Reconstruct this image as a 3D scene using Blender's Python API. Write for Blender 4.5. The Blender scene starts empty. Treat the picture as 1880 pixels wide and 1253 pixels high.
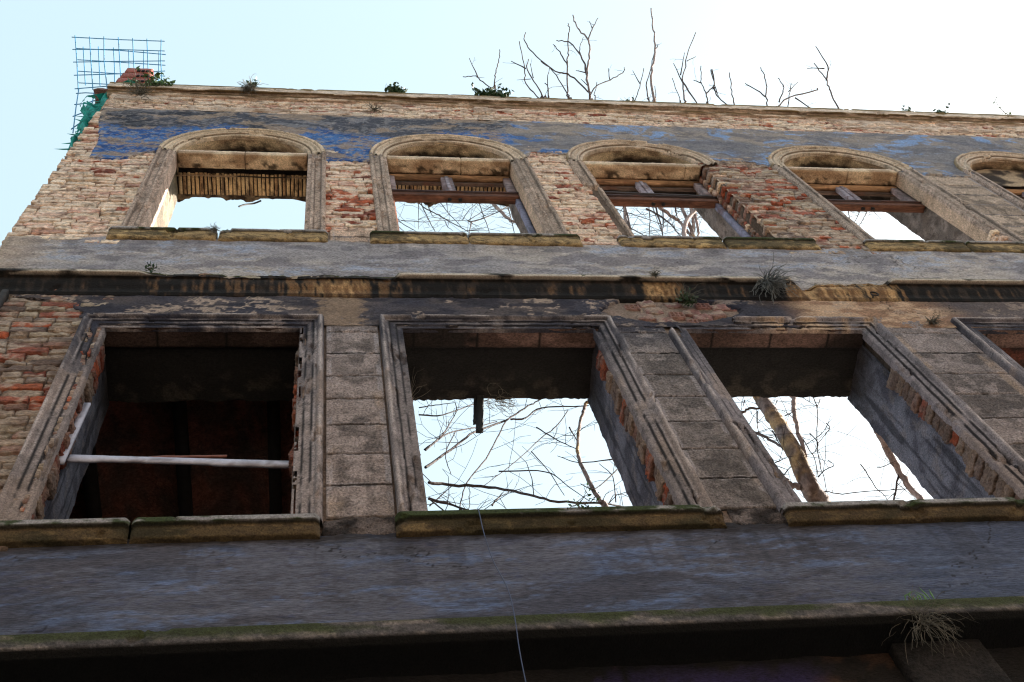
import bpy, math, random
import numpy as np
from mathutils import Matrix, Vector
random.seed(7); RS = np.random.RandomState(11)
PI = math.pi
sc = bpy.context.scene
COL = sc.collection

# ------------------------------------------------------------------ camera
cam = bpy.data.cameras.new('camera'); camo = bpy.data.objects.new('camera', cam); COL.objects.link(camo)
Rm = [[0.986808, 0.161890, -0.001325], [-0.070935, 0.425002, -0.902409], [-0.145528, 0.890598, 0.430879]]
camo.matrix_world = Matrix(((Rm[0][0], Rm[0][2], -Rm[0][1], 0.0), (Rm[1][0], Rm[1][2], -Rm[1][1], -3.2),
                            (Rm[2][0], Rm[2][2], -Rm[2][1], 1.6), (0, 0, 0, 1)))
cam.sensor_width = 36; cam.lens = 36 * 2075.5 / 1880; cam.clip_start = 0.05; cam.clip_end = 3000
sc.camera = camo

# ------------------------------------------------------------------ sky, sun, exposure
SUN_EL = math.radians(34); SUN_AZ = math.radians(73)      # from +Y towards +X: low over the right end of the street
w = bpy.data.worlds.new('World'); sc.world = w; w.use_nodes = True
nt = w.node_tree; bg = nt.nodes['Background']
sky = nt.nodes.new('ShaderNodeTexSky'); sky.sky_type = 'NISHITA'; sky.sun_disc = False
sky.sun_elevation = SUN_EL; sky.sun_rotation = SUN_AZ; sky.air_density = 1.0; sky.dust_density = 3.5; sky.ozone_density = .6
tn = nt.nodes.new('ShaderNodeMix'); tn.data_type = 'RGBA'; tn.inputs[0].default_value = .76     # thin bright veil of high haze over the clear sky
nt.links.new(sky.outputs[0], tn.inputs[6]); tn.inputs[7].default_value = (1.36, 1.76, 1.80, 1); nt.links.new(tn.outputs[2], bg.inputs[0]); bg.inputs[1].default_value = 0.10
sun = bpy.data.lights.new('sun', 'SUN'); sun.energy = 5.0; sun.angle = math.radians(0.5); sun.color = (1, .93, .82)
so = bpy.data.objects.new('sun', sun); COL.objects.link(so); so.location = (30, 20, 40)
sd = Vector((math.cos(SUN_EL) * math.sin(SUN_AZ), math.cos(SUN_EL) * math.cos(SUN_AZ), math.sin(SUN_EL)))
so.rotation_euler = sd.to_track_quat('Z', 'Y').to_euler()
sc.view_settings.view_transform = 'Standard'; sc.view_settings.look = 'None'
sc.view_settings.exposure = 2.5; sc.view_settings.gamma = 1.0
sc.render.engine = 'CYCLES'
sc.cycles.use_denoising = True; sc.cycles.filter_width = 1.2; sc.cycles.sample_clamp_indirect = 4
sc.cycles.max_bounces = 8; sc.cycles.diffuse_bounces = 5

# ------------------------------------------------------------------ noise
def _h(i, j, s):
    n = (i * 374761393 + j * 668265263 + s * 362437) & 0xffffffff
    n = ((n ^ (n >> 13)) * 1274126177) & 0xffffffff
    n = (n ^ (n >> 16)) & 0xffffffff
    return n / 4294967295.0
def vn(x, y, s=0):
    x = np.asarray(x, float); y = np.asarray(y, float)
    xi = np.floor(x).astype(np.int64); yi = np.floor(y).astype(np.int64)
    fx = x - xi; fy = y - yi; fx = fx * fx * (3 - 2 * fx); fy = fy * fy * (3 - 2 * fy)
    a = _h(xi, yi, s); b = _h(xi + 1, yi, s); c = _h(xi, yi + 1, s); d = _h(xi + 1, yi + 1, s)
    return (a * (1 - fx) + b * fx) * (1 - fy) + (c * (1 - fx) + d * fx) * fy
def fbm(x, y, s=0, o=5, g=.55):
    t = 0; a = 1; m = 0
    for k in range(o):
        t = t + a * vn(np.asarray(x) * 2 ** k + 17.3 * k, np.asarray(y) * 2 ** k + 9.1 * k, s + k); m += a; a *= g
    return t / m                                   # 0..1, mean .5
def ss(a, b, x):
    t = np.clip((np.asarray(x, float) - a) / (b - a), 0, 1); return t * t * (3 - 2 * t)
def lin(r, g, b):
    f = lambda c: (c / 255 / 12.92) if c / 255 < .04045 else ((c / 255 + .055) / 1.055) ** 2.4
    return np.array([f(r), f(g), f(b)])
def cracks(X, Z, s, f=.9, w=.004):
    a = abs(fbm(X * f, Z * f * 1.4, s, 6, .6) - .5); return ss(w, w * .3, a) * ss(.45, .52, fbm(X * 1.1, Z * 1.1, s + 50))
def mixc(c, d, t):
    t = np.asarray(t)[..., None]; return c * (1 - t) + np.asarray(d) * t

# ------------------------------------------------------------------ materials
def newmat(name):
    m = bpy.data.materials.new(name); m.use_nodes = True
    return m, m.node_tree, m.node_tree.nodes['Principled BSDF']
def N(t, ty, **k):
    n = t.nodes.new(ty)
    for a, v in k.items(): setattr(n, a, v)
    return n
def masonry(name, grain=110, bump=.012, soft=9, softb=.02, rough=.93, vary=.45, speck=.5, stretch=(1, 1, 1), attr=True, base=None):
    m, t, b = newmat(name); L = t.links.new
    pos = N(t, 'ShaderNodeNewGeometry'); mp = N(t, 'ShaderNodeMapping'); L(pos.outputs['Position'], mp.inputs[0]); mp.inputs['Scale'].default_value = stretch
    n1 = N(t, 'ShaderNodeTexNoise'); n1.inputs['Scale'].default_value = soft; n1.inputs['Detail'].default_value = 9; n1.inputs['Roughness'].default_value = .65
    n2 = N(t, 'ShaderNodeTexNoise'); n2.inputs['Scale'].default_value = grain; n2.inputs['Detail'].default_value = 4; n2.inputs['Roughness'].default_value = .7
    L(mp.outputs[0], n1.inputs[0]); L(mp.outputs[0], n2.inputs[0])
    r1 = N(t, 'ShaderNodeMapRange'); L(n1.outputs[0], r1.inputs[0]); r1.inputs[1].default_value = .3; r1.inputs[2].default_value = .7
    r1.inputs[3].default_value = 1 - vary; r1.inputs[4].default_value = 1 + vary
    r2 = N(t, 'ShaderNodeMapRange'); L(n2.outputs[0], r2.inputs[0]); r2.inputs[1].default_value = .3; r2.inputs[2].default_value = .7
    r2.inputs[3].default_value = 1 - speck; r2.inputs[4].default_value = 1 + speck
    mu = N(t, 'ShaderNodeMath', operation='MULTIPLY'); L(r1.outputs[0], mu.inputs[0]); L(r2.outputs[0], mu.inputs[1])
    if attr:
        at = N(t, 'ShaderNodeAttribute'); at.attribute_name = 'Col'; src = at.outputs['Color']
    else:
        rg = N(t, 'ShaderNodeRGB'); rg.outputs[0].default_value = (*base, 1); src = rg.outputs[0]
    vm = N(t, 'ShaderNodeVectorMath', operation='SCALE'); L(src, vm.inputs[0]); L(mu.outputs[0], vm.inputs['Scale'])
    L(vm.outputs[0], b.inputs['Base Color']); b.inputs['Roughness'].default_value = rough
    b.inputs['Specular IOR Level'].default_value = .25
    b1 = N(t, 'ShaderNodeBump'); b1.inputs['Strength'].default_value = 1; b1.inputs['Distance'].default_value = softb; L(n1.outputs[0], b1.inputs['Height'])
    b2 = N(t, 'ShaderNodeBump'); b2.inputs['Strength'].default_value = 1; b2.inputs['Distance'].default_value = bump; L(n2.outputs[0], b2.inputs['Height'])
    L(b1.outputs[0], b2.inputs['Normal']); L(b2.outputs[0], b.inputs['Normal'])
    return m
M_STONE = masonry('carved_stone', 95, .010, 11, .012, vary=.25, speck=.5)
M_ROUGH = masonry('roughcast', 75, .022, 9, .02, vary=.28, speck=.7)
M_PLAST = masonry('render_plaster', 90, .014, 7, .02, vary=.22, speck=.65, stretch=(.6, 1, 1.5))
M_COMB = masonry('combed_render', 100, .012, 9, .016, vary=.22, speck=.6, stretch=(.22, 1, 2.0))
M_BRICK = masonry('old_brick', 65, .012, 20, .016, vary=.35, speck=.5, stretch=(.6, 1, 1.4))
M_MORTAR = masonry('lime_mortar', 60, .02, 12, .03, vary=.4, speck=.4)
M_WOOD = masonry('weathered_wood', 40, .004, 10, .006, rough=.75, vary=.3, speck=.4, stretch=(3, 3, .3))
M_WOODH = masonry('weathered_wood_across', 40, .004, 10, .006, rough=.75, vary=.35, speck=.4, stretch=(.3, 3, 3))
M_PAINTW = masonry('flaking_white_paint', 30, .0015, 10, .002, rough=.6, vary=.15, speck=.15)
M_BARK = masonry('tree_bark', 45, .02, 12, .02, vary=.4, speck=.4, stretch=(1, 1, .4))
def plain(name, c, rough=.7, metal=0, vary=.2, scale=20):
    m, t, b = newmat(name); L = t.links.new
    n = N(t, 'ShaderNodeTexNoise'); n.inputs['Scale'].default_value = scale; n.inputs['Detail'].default_value = 5
    g = N(t, 'ShaderNodeNewGeometry'); L(g.outputs['Position'], n.inputs[0])
    r = N(t, 'ShaderNodeMapRange'); L(n.outputs[0], r.inputs[0]); r.inputs[1].default_value = .3; r.inputs[2].default_value = .7
    r.inputs[3].default_value = 1 - vary; r.inputs[4].default_value = 1 + vary
    v = N(t, 'ShaderNodeVectorMath', operation='SCALE'); v.inputs[0].default_value = tuple(c); L(r.outputs[0], v.inputs['Scale'])
    L(v.outputs[0], b.inputs['Base Color']); b.inputs['Roughness'].default_value = rough; b.inputs['Metallic'].default_value = metal
    return m
M_TWIG = plain('twig_bark', (.10, .082, .07), .9, 0, .35, 8)
M_LEAF = plain('leaf_green', (.045, .10, .018), .6, 0, .6, 30)
M_IVY = plain('leaf_dark_green', (.022, .055, .014), .5, 0, .6, 30)
M_DRY = plain('dry_stems', (.13, .11, .085), .9, 0, .5, 20)
M_ROOT = plain('pale_roots', (.17, .165, .16), .9, 0, .5, 20)
M_REBAR = plain('blue_steel_rod', (.04, .22, .42), .6, .0, .3, 30)
M_NET = plain('green_netting', (.0, .22, .19), .8, 0, .5, 25)
M_WIRE = plain('blue_wire', (.03, .045, .11), .5, 0, .2)
M_BLACK = plain('charred_wood', (.012, .012, .013), .8, 0, .4)
M_IRON = plain('rusty_iron', (.03, .022, .02), .8, .3, .4)
M_ASPH = plain('asphalt', (.05, .05, .052), .95, 0, .3, 6)
M_EARTH = plain('rubble_earth', (.10, .085, .065), 1, 0, .5, 4)
M_PAVE = plain('paving', (.12, .115, .105), .9, 0, .3, 5)
M_OPP = plain('unseen_house_render', (.46, .40, .32), .9, 0, .3, 3)
M_DARKBASE = plain('unseen_dark_base', (.07, .065, .06), .9, 0, .3, 3)
M_GLASS = plain('dark_window_glass', (.03, .035, .04), .15, 0, .1)

PAINT_BALANCE = np.array([1.02, .96, 1.03])        # tint on every vertex colour, offsetting the green cast of the sky light
# ------------------------------------------------------------------ mesh helpers
def link(name, me, mat, parent=None, loc=None):
    o = bpy.data.objects.new(name, me); COL.objects.link(o)
    if mat: me.materials.append(mat)
    if parent: o.parent = parent
    return o
def mkmesh(name, V, F, mat, parent=None, col=None, smooth=True, loc=None):
    """V (n,3), F list of faces or (m,4) array. loc: origin of a free-standing mesh"""
    V = np.asarray(V, float).copy()
    off = np.zeros(3)
    if loc is not None: off = np.array(loc, float)
    else:
        q = parent
        while q is not None: off = off + np.array(q.location); q = q.parent
    V -= off
    me = bpy.data.meshes.new(name)
    if isinstance(F, np.ndarray):
        m, k = F.shape
        me.vertices.add(len(V)); me.vertices.foreach_set('co', V.ravel())
        me.loops.add(m * k); me.loops.foreach_set('vertex_index', F.ravel().astype(np.int32))
        me.polygons.add(m); me.polygons.foreach_set('loop_start', np.arange(0, m * k, k, dtype=np.int32))
        me.polygons.foreach_set('loop_total', np.full(m, k, dtype=np.int32))
        me.update(calc_edges=True); me.validate()
    else:
        me.from_pydata(V.tolist(), [], [list(f) for f in F]); me.update()
    if smooth: me.polygons.foreach_set('use_smooth', [True] * len(me.polygons))
    if col is not None:
        a = me.color_attributes.new('Col', 'FLOAT_COLOR', 'POINT')
        c = np.ones((len(V), 4)); c[:, :3] = np.clip(np.asarray(col) * PAINT_BALANCE, 0.002, 1); a.data.foreach_set('color', c.ravel())
    o = link(name, me, mat, parent)
    if loc is not None: o.location = loc
    return o
class MB:                                           # gathers several shapes of ONE part
    def __init__(s): s.V = []; s.F = []; s.C = []; s.n = 0
    def add(s, V, F, c=None):
        V = np.asarray(V, float); s.V.append(V)
        s.F.append(np.asarray(F) + s.n); s.n += len(V)
        c = np.ones((len(V), 3)) * .3 if c is None else (np.ones((len(V), 3)) * np.asarray(c) if np.ndim(c) == 1 else c)
        s.C.append(c)
    def build(s, name, mat, parent=None, smooth=True, loc=None):
        return mkmesh(name, np.vstack(s.V), np.vstack(s.F), mat, parent, np.vstack(s.C), smooth, loc)
def gridF(nu, nv, keep=None):
    i, j = np.meshgrid(np.arange(nu - 1), np.arange(nv - 1), indexing='ij')
    a = i * nv + j
    F = np.stack([a, a + nv, a + nv + 1, a + 1], -1)
    if keep is not None: F = F[keep]
    return F.reshape(-1, 4)
def compact(V, F, C):
    u, inv = np.unique(F, return_inverse=True)
    return V[u], inv.reshape(F.shape), C[u]
def boxlat(nx, ny, nz):
    idx = {}; V = []; F = []
    def v(i, j, k):
        if (i, j, k) not in idx: idx[(i, j, k)] = len(V); V.append((2 * i / nx - 1, 2 * j / ny - 1, 2 * k / nz - 1))
        return idx[(i, j, k)]
    for i in range(nx):
        for k in range(nz):
            F.append((v(i, 0, k), v(i + 1, 0, k), v(i + 1, 0, k + 1), v(i, 0, k + 1)))
            F.append((v(i, ny, k), v(i, ny, k + 1), v(i + 1, ny, k + 1), v(i + 1, ny, k)))
    for j in range(ny):
        for k in range(nz):
            F.append((v(0, j, k), v(0, j, k + 1), v(0, j + 1, k + 1), v(0, j + 1, k)))
            F.append((v(nx, j, k), v(nx, j + 1, k), v(nx, j + 1, k + 1), v(nx, j, k + 1)))
    for i in range(nx):
        for j in range(ny):
            F.append((v(i, j, 0), v(i, j + 1, 0), v(i + 1, j + 1, 0), v(i + 1, j, 0)))
            F.append((v(i, j, nz), v(i + 1, j, nz), v(i + 1, j + 1, nz), v(i, j + 1, nz)))
    return np.array(V, float), np.array(F)
_LAT = {}
def rbox(c, s, r=.006, jit=.002, n=(1, 1, 1), tilt=0):
    """rounded, roughened box: centre c, full size s"""
    n = tuple(n)
    if n not in _LAT: _LAT[n] = boxlat(*n)
    V, F = _LAT[n]; h = np.array(s) / 2; r = min(r, h.min() * .9)
    P = V * h; I = np.clip(P, -(h - r), h - r); d = P - I; l = np.linalg.norm(d, axis=1, keepdims=True); l[l == 0] = 1
    P = I + d / l * r
    P = P + RS.normal(0, jit, P.shape)
    if tilt:
        a = RS.normal(0, tilt); P = P @ np.array([[math.cos(a), 0, math.sin(a)], [0, 1, 0], [-math.sin(a), 0, math.cos(a)]])
    return P + np.array(c), F
def tube(path, r, k=5):
    P = np.array(path, float); n = len(P); r = np.ones(n) * r if np.ndim(r) == 0 else np.array(r)
    T = np.gradient(P, axis=0); T /= np.linalg.norm(T, axis=1, keepdims=True) + 1e-9
    ref = np.array([0.3, 1, .1]) if abs(T[0][1]) < .8 else np.array([1, .1, .2])
    A = np.cross(T, ref); A /= np.linalg.norm(A, axis=1, keepdims=True) + 1e-9; B = np.cross(T, A)
    th = np.arange(k) * 2 * PI / k
    V = (P[:, None] + r[:, None, None] * (np.cos(th)[None, :, None] * A[:, None] + np.sin(th)[None, :, None] * B[:, None])).reshape(-1, 3)
    F = [(i * k + j, i * k + (j + 1) % k, (i + 1) * k + (j + 1) % k, (i + 1) * k + j) for i in range(n - 1) for j in range(k)]
    return V, np.array(F)
def smoothpath(P, n=4, wob=0):
    P = np.array(P, float)
    if len(P) < 3:
        t = np.linspace(0, 1, 4)[:, None]; Q = P[0] * (1 - t) + P[-1] * t
    else:
        Q = []
        E = np.vstack([2 * P[0] - P[1], P, 2 * P[-1] - P[-2]])
        for i in range(1, len(E) - 2):
            for t in np.arange(n) / n:
                a, b, c, d = E[i - 1], E[i], E[i + 1], E[i + 2]
                Q.append(.5 * ((2 * b) + (c - a) * t + (2 * a - 5 * b + 4 * c - d) * t * t + (3 * b - a - 3 * c + d) * t ** 3))
        Q.append(P[-1]); Q = np.array(Q)
    if wob: Q[1:-1] += RS.normal(0, wob, Q[1:-1].shape)
    return Q
def tag(o, label=None, cat=None, group=None, kind=None):
    if label: o['label'] = label
    if cat: o['category'] = cat
    if group: o['group'] = group
    if kind: o['kind'] = kind
    return o
def thing(name, label, cat, loc=(0, 0, 0), group=None):
    o = bpy.data.objects.new(name, None); COL.objects.link(o); o.location = loc; o.empty_display_size = .2
    return tag(o, label, cat, group)
# ================================================================== THE SETTING
def flat(name, x0, x1, y0, y1, z, mat, kind='structure'):
    o = mkmesh(name, [(x0, y0, z), (x1, y0, z), (x1, y1, z), (x0, y1, z)], [(0, 1, 2, 3)], mat, smooth=False); tag(o, kind=kind); return o
flat('ground', -900, 900, -900, 900, 0, M_EARTH)
flat('road', -120, 120, -3.9, -1.3, .006, M_ASPH)
def slab(name, x0, x1, y0, y1, z0, z1, mat):
    V, F = boxlat(1, 1, 1); V = V * np.array([(x1 - x0) / 2, (y1 - y0) / 2, (z1 - z0) / 2]) + np.array([(x0 + x1) / 2, (y0 + y1) / 2, (z0 + z1) / 2])
    return V, F
o = mkmesh('pavement', *slab('', -120, 120, -1.3, -.02, -.05, .13, M_PAVE), M_PAVE, smooth=False); tag(o, kind='structure')
o = mkmesh('pavement', *slab('', -120, 120, -4.9, -3.9, -.05, .13, M_PAVE), M_PAVE, smooth=False); tag(o, kind='structure')

# the unseen house across the narrow street (shades the lower storeys)
ob = thing('unseen_opposite_house', 'unseen plain rendered house across the narrow street', 'building', (2, -5, 0))
mb = MB()
OX0, OX1, OZ = -14, 22, 8.6
zb = [0, 1.0, 2.9, 5.0, 6.8, OZ]
xs = [OX0]; 
for k in range(12): xs += [OX0 + 1.0 + 3 * k, OX0 + 2.1 + 3 * k]
xs += [OX1]
for i in range(len(xs) - 1):
    for j in range(len(zb) - 1):
        hole = (i % 2 == 1) and (j == 3)
        if not hole: mb.add(*slab('', xs[i], xs[i + 1], -5.3, -4.95, zb[j], zb[j + 1], None))
mb.add(*slab('', OX0, OX1, -12, -5.31, 0, OZ - .01, None))
mb.build('wall', M_OPP, ob, smooth=False)
mkmesh('unseen_base', *slab('', OX0 - .02, OX1 + .02, -5.0, -4.93, 0, 4.1, None), M_DARKBASE, ob, smooth=False)  # unseen dark lower storey, added to cut light bounced onto the facade
o = mkmesh('roof', *slab('', OX0 - .2, OX1 + .2, -12.2, -4.8, OZ + .002, OZ + .25, None), M_EARTH, ob, smooth=False)
for i in range(1, len(xs) - 1, 2):
    for j in (3,):
        mkmesh('window', *slab('', xs[i], xs[i + 1], -5.28, -5.22, zb[j], zb[j + 1], None), M_GLASS, ob, smooth=False)

# ================================================================== THE RUINED FACADE
XL, XR = -2.38, 13.0
ruin = thing('ruined_facade', 'roofless brick and stucco facade with empty arched windows above square ones', 'building', (0, 0, 0))
LOW = [(-1.40, -.17), (.50, 1.81), (2.47, 3.78), (4.68, 6.0), (6.87, 8.1), (8.95, 10.2)]
LZ0, LZ1 = 6.16, 8.47
UPC = [-.80, 1.20, 3.19, 5.37, 7.52, 9.62]; UR = .79; UI = .62; UZ0, UZC = 10.18, 12.47
def openmask(X, Z, grow=0.):
    m = np.zeros(np.shape(X), bool)
    for a, b in LOW: m |= (X > a - grow) & (X < b + grow) & (Z > LZ0 - grow) & (Z < LZ1 + grow)
    for c in UPC:
        m |= (abs(X - c) < UI + grow) & (Z > UZ0) & (Z < UZC + .01)
        m |= ((X - c) ** 2 + (Z - UZC) ** 2 < (UI + grow) ** 2) & (Z >= UZC)
    return m
# masonry core
core = MB()
def cbox(x0, x1, y0, y1, z0, z1): core.add(*slab('', x0, x1, y0, y1, z0, z1, None), c=lin(95, 82, 70))
cbox(XL + .02, XR,   .03, .55, 0, LZ0 - .06)
e = [XL + .02] + [q for a, b in LOW for q in (a - .045, b + .045)] + [XR]
for i in range(0, len(e), 2): cbox(e[i], e[i + 1], .03, .55, LZ0 - .06, LZ1 + .05)
cbox(XL + .02, XR, .03, .55, LZ1 + .05, UZ0 - .03)
e = [XL + .02] + [q for c in UPC for q in (c - UI - .035, c + UI + .035)] + [XR]
for i in range(0, len(e), 2): cbox(e[i], e[i + 1], .03, .47, UZ0 - .03, UZC + .2)
cbox(XL + .02, XR, .22, .47, UZC + .2, 14.75)
core.build('wall_core', M_MORTAR, ruin, smooth=False)

# mortar face behind the bricks
st = .035
nx = int((XR - XL) / st) + 1; nz = int((14.78 - 5.9) / st) + 1
X, Z = np.meshgrid(XL + np.arange(nx) * st, 5.9 + np.arange(nz) * st, indexing='ij')
Y = .004 + .014 * (fbm(X * 8, Z * 8, 3) - .5) * 2
Xe = X.copy(); Xe[0] += .03 * (fbm(Z[0] * 9, Z[0] * 0, 5) - .5)
keep = ~openmask(X[:-1, :-1] + st / 2, Z[:-1, :-1] + st / 2, .03)
C = mixc(np.ones(X.shape + (3,)) * lin(190, 168, 144), lin(112, 96, 82), ss(.4, .65, fbm(X * 2, Z * 2, 8)))
C = mixc(C, lin(120, 104, 92), ss(9.4, 8.9, Z) * .8)
V = np.stack([Xe, Y, Z], -1).reshape(-1, 3)
V, F, C = compact(V, gridF(nx, nz, keep), C.reshape(-1, 3))
mkmesh('mortar_face', V, F, M_MORTAR, ruin, C)
# ragged left end of the wall (seen from the side)
nu, nv = 22, 420
U, W = np.meshgrid(np.linspace(0, 1, nu), np.linspace(0, 14.7, nv), indexing='ij')
Vx = XL + .03 * (fbm(W * 9, W * 0, 5) - .5) + .03 * (fbm(U * 8, W * 6, 31) - .5) * np.minimum(U * 6, 1) + .012 * (np.floor(W / .08) % 2) * np.minimum(U * 9, 1)
V = np.stack([Vx, .0 + U * .52, W], -1).reshape(-1, 3)
C = mixc(np.ones(U.shape + (3,)) * lin(150, 118, 96), lin(190, 172, 148), ss(.4, .6, fbm(U * 6, W * 8, 33)))
mkmesh('wall_end', V, gridF(nu, nv), M_MORTAR, ruin, C.reshape(-1, 3))
# sooty back face of the wall
# ---------------------------------------------------------------- bricks
BUFF = [lin(232, 208, 176), lin(222, 192, 162), lin(230, 196, 170), lin(208, 178, 152), lin(220, 198, 172), lin(206, 162, 138), lin(236, 216, 188)]
REDS = [lin(172, 88, 56), lin(180, 102, 70), lin(138, 74, 56), lin(164, 98, 78)]
GREYS = [lin(150, 132, 116), lin(168, 146, 124), lin(130, 112, 100), lin(158, 122, 104), lin(176, 158, 132)]
def bricks(name, x0, x1, z0, z1, y=-.012, mode='buff', redness=.12, pred=None, ch=.078, seed=1, dark=1.0, parent=None):
    rs = np.random.RandomState(seed); mb = MB(); z = z0; row = 0
    while z < z1 - .02:
        x = x0 - rs.rand() * .22
        while x < x1:
            L = rs.choice([.235, .235, .115, .2]) * (1 + rs.normal(0, .06)); cx = x + L / 2; cz = z + ch / 2
            x += L + .008
            a_, b_ = max(cx - L / 2, x0), min(cx + L / 2, x1)
            if b_ - a_ < .045: continue
            L = b_ - a_; cx = (a_ + b_) / 2
            if openmask(cx, cz, .02) or openmask(cx - L / 2, cz, .0) or openmask(cx + L / 2, cz, .0): continue
            if pred is not None and not pred(cx, cz): continue
            h = ch - .009 + rs.normal(0, .005)
            n = fbm(cx * 1.1, cz * 1.6, 40 + seed)
            pr = redness + (.5 if n > .66 else .0) * (redness > .1)
            col = (REDS if rs.rand() < pr else (BUFF if mode == 'buff' else GREYS))
            col = col[rs.randint(len(col))] * (.93 + rs.normal(0, .09)) * dark
            yy = y + rs.normal(0, .0035) + (.018 if rs.rand() < .06 else 0)
            P, F = rbox((cx, yy + .035, cz + rs.normal(0, .002)), (L, .085, h), .006, .0011, (max(5, int(L / .018)), 2, 5), .010)
            f = P[:, 1] < yy + .02
            q = fbm(P[:, 0] * 22, P[:, 2] * 30, seed + 7)
            P[:, 1] += f * ((q - .5) * .012 + (fbm(P[:, 0] * 60, P[:, 2] * 60, seed + 8) - .5) * .012 + .012 * (fbm(P[:, 0] * 9, P[:, 2] * 12, seed + 5) > .66)); P[:, 2] += (fbm(P[:, 0] * 16, P[:, 2] * 4, seed + 6) - .5) * .009
            cc = np.ones((len(P), 3)) * col; q2 = fbm(P[:, 0] * 14, P[:, 2] * 18, seed + 9)
            cc = mixc(cc, lin(232, 212, 186) * dark * (.92 if mode == 'buff' else .6), ss(.48, .60, q2) * .75)
            cc = mixc(cc, lin(84, 66, 56) * dark, ss(.40, .3, q2) * .6)
            mb.add(P, F, cc)
        z += ch; row += 1
    return mb.build(name, M_BRICK, parent or ruin, smooth=False)
bricks('brickwork', XL - .01, -1.55, 9.95, 14.0, mode='buff', redness=.07, seed=2, pred=lambda x, z: z < 12.45 + max(0, (-2.0 - x)) * 5)
bricks('brickwork', -.05, .42, 10.35, 12.62, mode='buff', redness=.20, seed=3)
bricks('brickwork', 1.95, 2.46, 9.95, 12.95, mode='buff', redness=.12, seed=4)
bricks('brickwork', 3.80, 4.66, 9.95, 12.85, mode='grey', redness=.24, seed=5, dark=.95, y=-.018)
bricks('brickwork', XL + .01, XR, 13.95, 14.66, mode='buff', redness=.09, seed=6)
bricks('brickwork', XL - .01, -1.42, 5.9, 9.08, mode='grey', redness=.11, seed=7, dark=.76)

# ---------------------------------------------------------------- stucco sheets
def sheet(name, x0, x1, z0, z1, step, y, mask, colf, mat=M_PLAST, rough=.004, parent=None, back=.02, seed=1, cell=None):
    nx = int(round((x1 - x0) / step)) + 1; nz = int(round((z1 - z0) / step)) + 1
    X, Z = np.meshgrid(np.linspace(x0, x1, nx), np.linspace(z0, z1, nz), indexing='ij')
    m = mask(X, Z) if mask else np.ones_like(X)         # signed distance-like, metres, >0 inside
    t = ss(-.006, .012, m)
    Y = (1 - t) * back + t * (y + rough * 2 * (fbm(X * 5, Z * 5, seed, 6) - .5) * 2 + rough * .7 * (vn(X * 60, Z * 60, seed + 3) - .5))
    k = (m[:-1, :-1] > -.03) & (m[1:, 1:] > -.03)
    Xc = X[:-1, :-1] + step / 2; Zc = Z[:-1, :-1] + step / 2; k &= ~openmask(Xc, Zc, .012)
    for c in UPC:                                        # no stucco behind the arched surrounds
        k &= ~((np.hypot(Xc - c, Zc - UZC) < UR - .03) & (Zc >= UZC - .02))
    C = colf(X, Z)
    V = np.stack([X, Y, Z], -1).reshape(-1, 3)
    V, F, C = compact(V, gridF(nx, nz, k), C.reshape(-1, 3))
    return mkmesh(name, V, F, mat, parent or ruin, C)
def base(X, c): return np.ones(np.shape(X) + (3,)) * np.asarray(c)

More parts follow.
